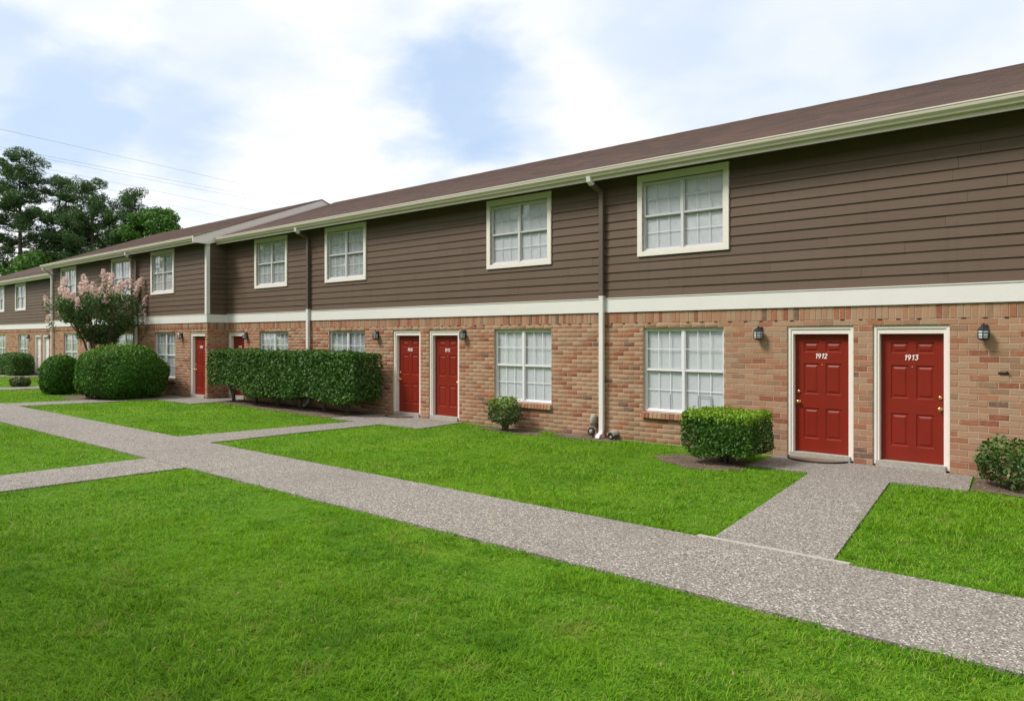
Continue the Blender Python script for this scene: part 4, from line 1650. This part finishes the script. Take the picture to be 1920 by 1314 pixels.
shrub('shrub', 'dark clipped shrub under the far window at the left edge', 'shrub', (-48.9, 0.1, 0), 0.60, 1.7, 0.6, 0.62, 5, 7000, 0.10,
      M['leaf_hedge'], 0.05, 3.0, 53, 4, None, None, None, core=0.8)
shrub('shrub', 'low grassy clump left of the round shrubs', 'shrub', (-36.9, -2.9, 0), 0.20, 0.40, 0.35, 0.22, 2.4, 1000, 0.10,
      M['leaf_dry'], 0.12, 5.0, 59, 4, None, None, None, core=0.6)


# ------------------------------------------------------------------ trees
def clump(V, Q, centre, rad, count, size, wr, jit, flat=0.7):
    d = unit(RNG.normal(0, 1, (count, 3)))
    r = rad * RNG.uniform(0.35, 1.0, (count, 1)) ** 0.6
    p = centre + d * r * np.array([1, 1, flat])
    v, q = leaf_quads(p, d, size, wr, jit, 0.15)
    Q.append(q + sum(len(x) for x in V))
    V.append(v)


def pine(px, py, height, seed, label, crown_from=0.35, spread=3.6, dens=1.0):
    rr = random.Random(seed)
    root = empty('pine_tree', (px, py, 0), label, 'tree', 'pine trees behind the building')
    mb = MB()
    lean = (rr.uniform(-0.5, 0.5), rr.uniform(-0.5, 0.5))
    tp = [(px + lean[0] * t, py + lean[1] * t, height * t) for t in (0, 0.25, 0.5, 0.75, 0.97)]
    mb.tube([(tp[0][0], tp[0][1], -0.3)] + tp, [0.34, 0.30, 0.25, 0.20, 0.13, 0.04], 9)
    tr = mb.build('trunk', M['bark'], root)
    V, Q = [], []
    limbs = MB()
    z = height * crown_from
    while z < height * 0.985:
        t = z / height
        u = (t - crown_from) / (1 - crown_from)
        reach = spread * (0.30 + 0.95 * math.sin(math.pi * min(1, 0.20 + 0.80 * u)) ** 0.8) * (1 - 0.25 * u)
        for k in range(rr.randint(3, 4)):
            if rr.random() < 0.12:
                continue
            th = rr.uniform(0, 6.28)
            L = reach * rr.uniform(0.45, 1.1)
            b0 = np.array([px + lean[0] * t, py + lean[1] * t, z])
            e = b0 + np.array([math.cos(th) * L, math.sin(th) * L, L * rr.uniform(0.05, 0.40)])
            m = (b0 + e) / 2 + np.array([0, 0, -0.10 * L])
            limbs.tube([b0, m, e], [0.08, 0.055, 0.02], 5)
            nc = max(2, int(L * 1.5))
            for j in range(nc):
                s = 0.35 + 0.65 * (j + rr.random()) / nc
                c = b0 + (e - b0) * s + np.array([rr.gauss(0, 0.35), rr.gauss(0, 0.35), rr.gauss(0.12, 0.25)])
                clump(V, Q, c, rr.uniform(0.45, 0.85), int(115 * dens), 0.30, 0.24, 0.8, 0.75)
        z += rr.uniform(0.36, 0.66)
    limbs.build('limb', M['bark'], tr)
    bulk('crown', np.concatenate(V), np.concatenate(Q), M['needle'], root, (px, py, 0))


for k, (px, py, h_, cf, sp, lab) in enumerate((
        (-93.0, 12.4, 22.4, 0.30, 4.4, 'tallest dark pine at the left edge behind the far roof'),
        (-90.5, 16.2, 19.3, 0.40, 3.8, 'dark pine second from the left edge, behind the far roof'),
        (-100.0, 9.0, 21.5, 0.30, 4.6, 'dark pine cut off by the left edge of the picture'),
        (-87.3, 17.4, 19.4, 0.36, 3.4, 'narrow dark pine in the middle of the tree group'),
        (-84.5, 19.9, 17.8, 0.45, 2.4, 'small pointed pine top between the pines and the broad tree'))):
    pine(px, py, h_, 100 + k, lab, cf, sp)


def broadleaf(px, py, height, rad, seed, label, name='tree', mat='leaf_oak', n=150, lsize=0.34, zc=0.68, flat=0.75, group=None):
    rr = random.Random(seed)
    root = empty(name, (px, py, 0), label, 'tree', group)
    mb = MB()
    mb.tube([(px, py, -0.3), (px, py, height * 0.3), (px + 0.2, py, height * 0.6), (px + 0.3, py, height * 0.85)], [0.35, 0.28, 0.2, 0.06], 9)
    tr = mb.build('trunk', M['bark'], root)
    V, Q = [], []
    limbs = MB()
    for k in range(n):
        th = rr.uniform(0, 6.28)
        v = rr.uniform(-1, 1)
        r_ = rad * (0.55 + 0.45 * rr.random()) * math.sqrt(max(0.02, 1 - v * v))
        c = np.array([px + r_ * math.cos(th), py + r_ * math.sin(th), height * zc + v * height * (1 - zc) * 0.93])
        if k % 5 == 0:
            limbs.tube([(px + 0.1, py, height * 0.45), ((px + c[0]) / 2, (py + c[1]) / 2, (height * 0.5 + c[2]) / 2), tuple(c)], [0.12, 0.08, 0.02], 5)
        clump(V, Q, c, rr.uniform(0.6, 1.15), 110, lsize, 0.55, 0.8, flat)
    limbs.build('limb', M['bark'], tr)
    bulk('crown', np.concatenate(V), np.concatenate(Q), M[mat], root, (px, py, 0))


broadleaf(-82.0, 21.8, 16.0, 4.0, 201, 'rounded broadleaf tree at the right end of the tree group', n=170)
broadleaf(-88.5, 13.5, 11.0, 4.6, 202, 'lower leafy tree filling the gap under the pines', n=190, zc=0.58)
broadleaf(-97.0, 6.5, 10.5, 4.8, 203, 'low leafy tree under the pines at the left edge', n=190, zc=0.56)
broadleaf(-7.2, 23.6, 12.62, 3.4, 204, 'tree top just showing above the ridge at the right', n=80, zc=0.70)


# the row of trees on the other side of the lawn, behind the viewpoint: unseen, added to shade the near grass and darken the eaves; shows in the window panes
def tree_row():
    rr = random.Random(5)
    V, Q = [], []
    mb = MB()
    for k in range(11):
        px, py = -62 + 8.6 * k + rr.uniform(-1.5, 1.5), -20.5 + rr.uniform(-1.2, 1.2)
        hh, rad = rr.uniform(10.5, 13.6), rr.uniform(3.6, 4.8)
        mb.tube([(px, py, -0.3), (px + 0.2, py, hh * 0.3), (px, py + 0.2, hh * 0.6), (px, py, hh * 0.9)], [0.32, 0.26, 0.18, 0.05], 8)
        for j in range(120):
            th, v = rr.uniform(0, 6.28), rr.uniform(-1, 1)
            q = rad * (0.45 + 0.55 * rr.random()) * math.sqrt(max(0.03, 1 - v * v))
            c = np.array([px + q * math.cos(th), py + q * math.sin(th), hh * 0.60 + v * hh * 0.40])
            clump(V, Q, c, rr.uniform(0.8, 1.4), 60, 0.55, 0.6, 0.8, 0.8)
    tr = tag(mb.build('tree_row', M['bark'], None, (-20, -20.5, 0), 'stuff'), 'unseen row of leafy trees across the lawn behind the viewpoint', 'trees')
    bulk('crown', np.concatenate(V), np.concatenate(Q), M['leaf_oak'], tr, (-20, -20.5, 0))


tree_row()


# crape myrtle behind the round shrubs
def crape_myrtle():
    bx, by = -30.75, -1.95
    rr = random.Random(77)
    root = empty('crape_myrtle', (bx, by, 0), 'pink flowering crape myrtle behind the round shrubs', 'tree')
    V, Q = [], []
    VB, QB = [], []
    F = np.array([-0.6583, 0.7528, 0.0])
    Rt = np.array([0.7528, 0.6583, 0.0])
    for k in range(6):
        mb = MB()
        th = 2 * math.pi * k / 6 + 0.3
        dx, dy = math.cos(th), math.sin(th)
        p = [(bx + 0.12 * dx, by + 0.12 * dy, -0.05), (bx + 0.22 * dx, by + 0.22 * dy, 0.9), (bx + 0.5 * dx, by + 0.5 * dy, 1.9), (bx + 1.0 * dx, by + 1.0 * dy, 3.0)]
        mb.tube(p, [0.055, 0.048, 0.038, 0.015], 7)
        for q in range(3):
            t2 = th + rr.uniform(-0.9, 0.9)
            mb.tube([p[2], (p[2][0] + 0.5 * math.cos(t2), p[2][1] + 0.5 * math.sin(t2), 2.6), (p[2][0] + 1.0 * math.cos(t2), p[2][1] + 1.0 * math.sin(t2), 3.3)], [0.024, 0.018, 0.008], 5)
        mb.build('trunk', M['stem'], root)
    # leafy vase: narrow below, wide above
    for k in range(150):
        v = rr.random()
        z = 1.95 + 1.75 * v
        r_ = (0.40 + 1.20 * min(1, v * 1.6)) * math.sqrt(rr.uniform(0.02, 1.0))
        th = rr.uniform(0, 6.28)
        c = np.array([bx + r_ * math.cos(th), by + r_ * math.sin(th), z])
        clump(V, Q, c, rr.uniform(0.20, 0.36), 80, 0.095, 0.5, 0.8, 0.8)
    # flower panicles on the upper outside
    spots = []
    for k in range(42):
        th = rr.uniform(0, 6.28)
        v = rr.random()
        r_ = 0.20 + 1.45 * math.sqrt(rr.random())
        z = 3.35 + 1.15 * v * (1 - 0.22 * r_) + rr.uniform(-0.15, 0.15)
        spots.append((np.array([bx + r_ * math.cos(th), by + r_ * math.sin(th), z]), np.array([math.cos(th) * 0.25 * r_, math.sin(th) * 0.25 * r_, 0.8])))
    for sgn, zz in ((-2.0, 3.45), (-1.5, 3.1), (-1.45, 3.8), (1.75, 3.45), (1.7, 3.0), (1.4, 3.85), (-1.3, 4.2), (0.15, 4.5), (0.35, 4.3), (1.0, 4.1), (-1.9, 2.75), (1.9, 2.7)):
        spots.append((np.array([bx, by, zz]) + Rt * sgn, np.array([0, 0, 0.8]) + Rt * 0.15 * sgn))
    for c, out_ in spots:
        L = rr.uniform(0.20, 0.40)
        for j in range(4):
            clump(VB, QB, c + out_ * L * (j / 3 - 0.3), rr.uniform(0.10, 0.16) * (1.15 - j * 0.2), 30, 0.062, 0.9, 1.0, 0.9)
        clump(V, Q, c - out_ * 0.30 - np.array([0, 0, 0.05]), 0.24, 34, 0.09, 0.5, 0.8, 0.8)
    bulk('crown', np.concatenate(V), np.concatenate(Q), M['leaf_myrtle'], root, (bx, by, 0))
    bulk('blossom', np.concatenate(VB), np.concatenate(QB), M['bloom'], root, (bx, by, 0))


crape_myrtle()

# ------------------------------------------------------------------ overhead wires, far behind the trees
for k, (xa, ya, xb, yb, zz, lab) in enumerate(((-70.0, 5.4, -76.7, 35.3, 18.6, 'uppermost overhead wire crossing the sky at left'), (-76.5, 7.1, -79.5, 25.9, 18.6, 'second overhead wire from the top'),
                                               (-77.6, 7.4, -80.5, 21.7, 18.6, 'third overhead wire from the top, close under the second'), (-83.0, 12.4, -88.0, 31.3, 18.6, 'fourth overhead wire from the top'),
                                               (-90.5, 22.4, -94.9, 31.2, 18.6, 'lowest overhead wire just above the trees'))):
    s = 1.568
    A = Vector((xa * s, -12.9 + (ya + 12.9) * s, 28.0))
    B = Vector((xb * s, -12.9 + (yb + 12.9) * s, 28.0))
    d = (B - A)
    mb = MB()
    pts = []
    for i in range(13):
        t = -1.5 + 5.0 * i / 12
        q = A + d * t
        q.z = 28.0 + 0.10 * (t - 0.5) ** 2
        pts.append(q)
    mb.tube(pts, 0.016, 5)
    tag(mb.build('power_line', M['wire'], None, tuple(A)), lab, 'wire', 'overhead wires')


# ------------------------------------------------------------------ grass
def free_of(px, py, grow=0.0):
    ok = np.ones(len(px), dtype=bool)
    for poly in PATHS + SOIL:
        xs_ = [p[0] for p in poly]
        ys_ = [p[1] for p in poly]
        bb = (px > min(xs_)) & (px < max(xs_)) & (py > min(ys_)) & (py < max(ys_))
        idx = np.nonzero(bb & ok)[0]
        if len(idx):
            ins = in_poly(px[idx], py[idx], poly)
            ok[idx[ins]] = False
    ok &= ~((py > -0.02) & (px > -24.7)) & ~((py > -0.74) & (px <= -24.6) & (px > -40.0)) & ~(py > 0.98)
    return ok


def grass():
    V, T = [], []
    off = 0
    WA, WB, WC, WD = Waves(301, 1.6, 6), Waves(302, 9.0, 8), Waves(303, 26.0, 9), Waves(304, 6.0, 6)
    for r0, r1, dens, wd, ln in ((2.5, 6.5, 4300, 0.0068, 0.054), (6.5, 9.5, 3100, 0.0078, 0.052), (9.5, 14, 1750, 0.0095, 0.050), (14, 21, 800, 0.013, 0.054), (21, 34, 300, 0.022, 0.052), (34, 52, 110, 0.04, 0.052)):
        # wedge of ground in front of the camera, with a margin at both sides
        a0, a1 = R(90 + 41.168 - 42), R(90 + 41.168 + 42)
        area = 0.5 * (a1 - a0) * (r1 * r1 - r0 * r0)
        n = int(area * dens)
        rr = np.sqrt(RNG.uniform(r0 * r0, r1 * r1, n))
        th = RNG.uniform(a0, a1, n)
        px = CAM.x + rr * np.cos(th)
        py = CAM.y + rr * np.sin(th)
        # edges: some blades hang over the concrete
        jx = RNG.normal(0, 0.022, n)
        jy = RNG.normal(0, 0.022, n)
        ok = free_of(px + jx, py + jy)
        px, py = px[ok], py[ok]
        n = len(px)
        phi = RNG.uniform(0, 2 * np.pi, n)
        xyz = np.stack([px, py, np.zeros(n)], 1)
        patch = 1.0 + 0.5 * WA(xyz) + 0.9 * WB(xyz) + 0.7 * WC(xyz)
        L = ln * RNG.uniform(0.5, 1.35, n) * np.clip(patch, 0.55, 1.6)
        lean = WD(xyz) * 9.0
        phi = np.where(RNG.uniform(0, 1, n) < 0.30, lean + RNG.normal(0, 0.7, n), phi)
        tilt = np.clip(RNG.normal(0.88, 0.30, n), 0.10, 1.42)
        dx, dy = np.cos(phi), np.sin(phi)
        wx, wy = -dy * wd * 0.5, dx * wd * 0.5
        st, ct = np.sin(tilt), np.cos(tilt)
        z0 = np.full(n, GZ - 0.004)
        mx, my, mz = px + dx * st * L * 0.5, py + dy * st * L * 0.5, z0 + ct * L * 0.62
        tx, ty, tz = px + dx * np.minimum(st * 1.25, 1.0) * L, py + dy * np.minimum(st * 1.25, 1.0) * L, z0 + ct * L * 0.92
        v = np.stack([np.stack([px - wx, py - wy, z0], 1), np.stack([px + wx, py + wy, z0], 1), np.stack([mx + wx * 0.85, my + wy * 0.85, mz], 1), np.stack([mx - wx * 0.85, my - wy * 0.85, mz], 1),
                      np.stack([tx, ty, tz], 1)], 1).reshape(-1, 3)
        b = off + np.arange(n, dtype=np.int32)[:, None] * 5
        T.append(np.concatenate([b + np.array([0, 1, 2]), b + np.array([0, 2, 3]), b + np.array([3, 2, 4])], 0).astype(np.int32))
        V.append(v)
        off += n * 5
    o = bulk('grass', np.concatenate(V), None, M['grass'], None, (0, 0, 0), 'stuff', tris=np.concatenate(T))
    tag(o, 'short mown green grass of the lawns beside the walkway', 'grass')
    print('grass blades', off // 5)


grass()


# dry leaves and bark bits on the bare soil
def litter():
    P0 = []
    for poly in SOIL[:5]:
        xs_ = [p[0] for p in poly]
        ys_ = [p[1] for p in poly]
        ar = (max(xs_) - min(xs_)) * (max(ys_) - min(ys_))
        n = int(ar * 190)
        px = RNG.uniform(min(xs_), max(xs_), n)
        py = RNG.uniform(min(ys_), max(ys_), n)
        ok = in_poly(px, py, poly)
        P0.append(np.stack([px[ok], py[ok], RNG.uniform(-0.006, 0.006, ok.sum())], 1))
    n = 900
    P0.append(np.stack([RNG.uniform(-16, 1, n), RNG.uniform(-12, -0.5, n), RNG.uniform(0.010, 0.022, n)], 1))
    P0 = np.concatenate(P0)
    V, Q = leaf_quads(P0, np.tile(np.array([[0, 0, 1.0]]), (len(P0), 1)), 0.035, 0.4, 0.3, 0.3)
    tag(bulk('leaf_litter', V, Q, M['litter'], None, (0, 0, 0), 'stuff'), 'dry leaf litter scattered on the soil beds', 'leaf litter')


litter()
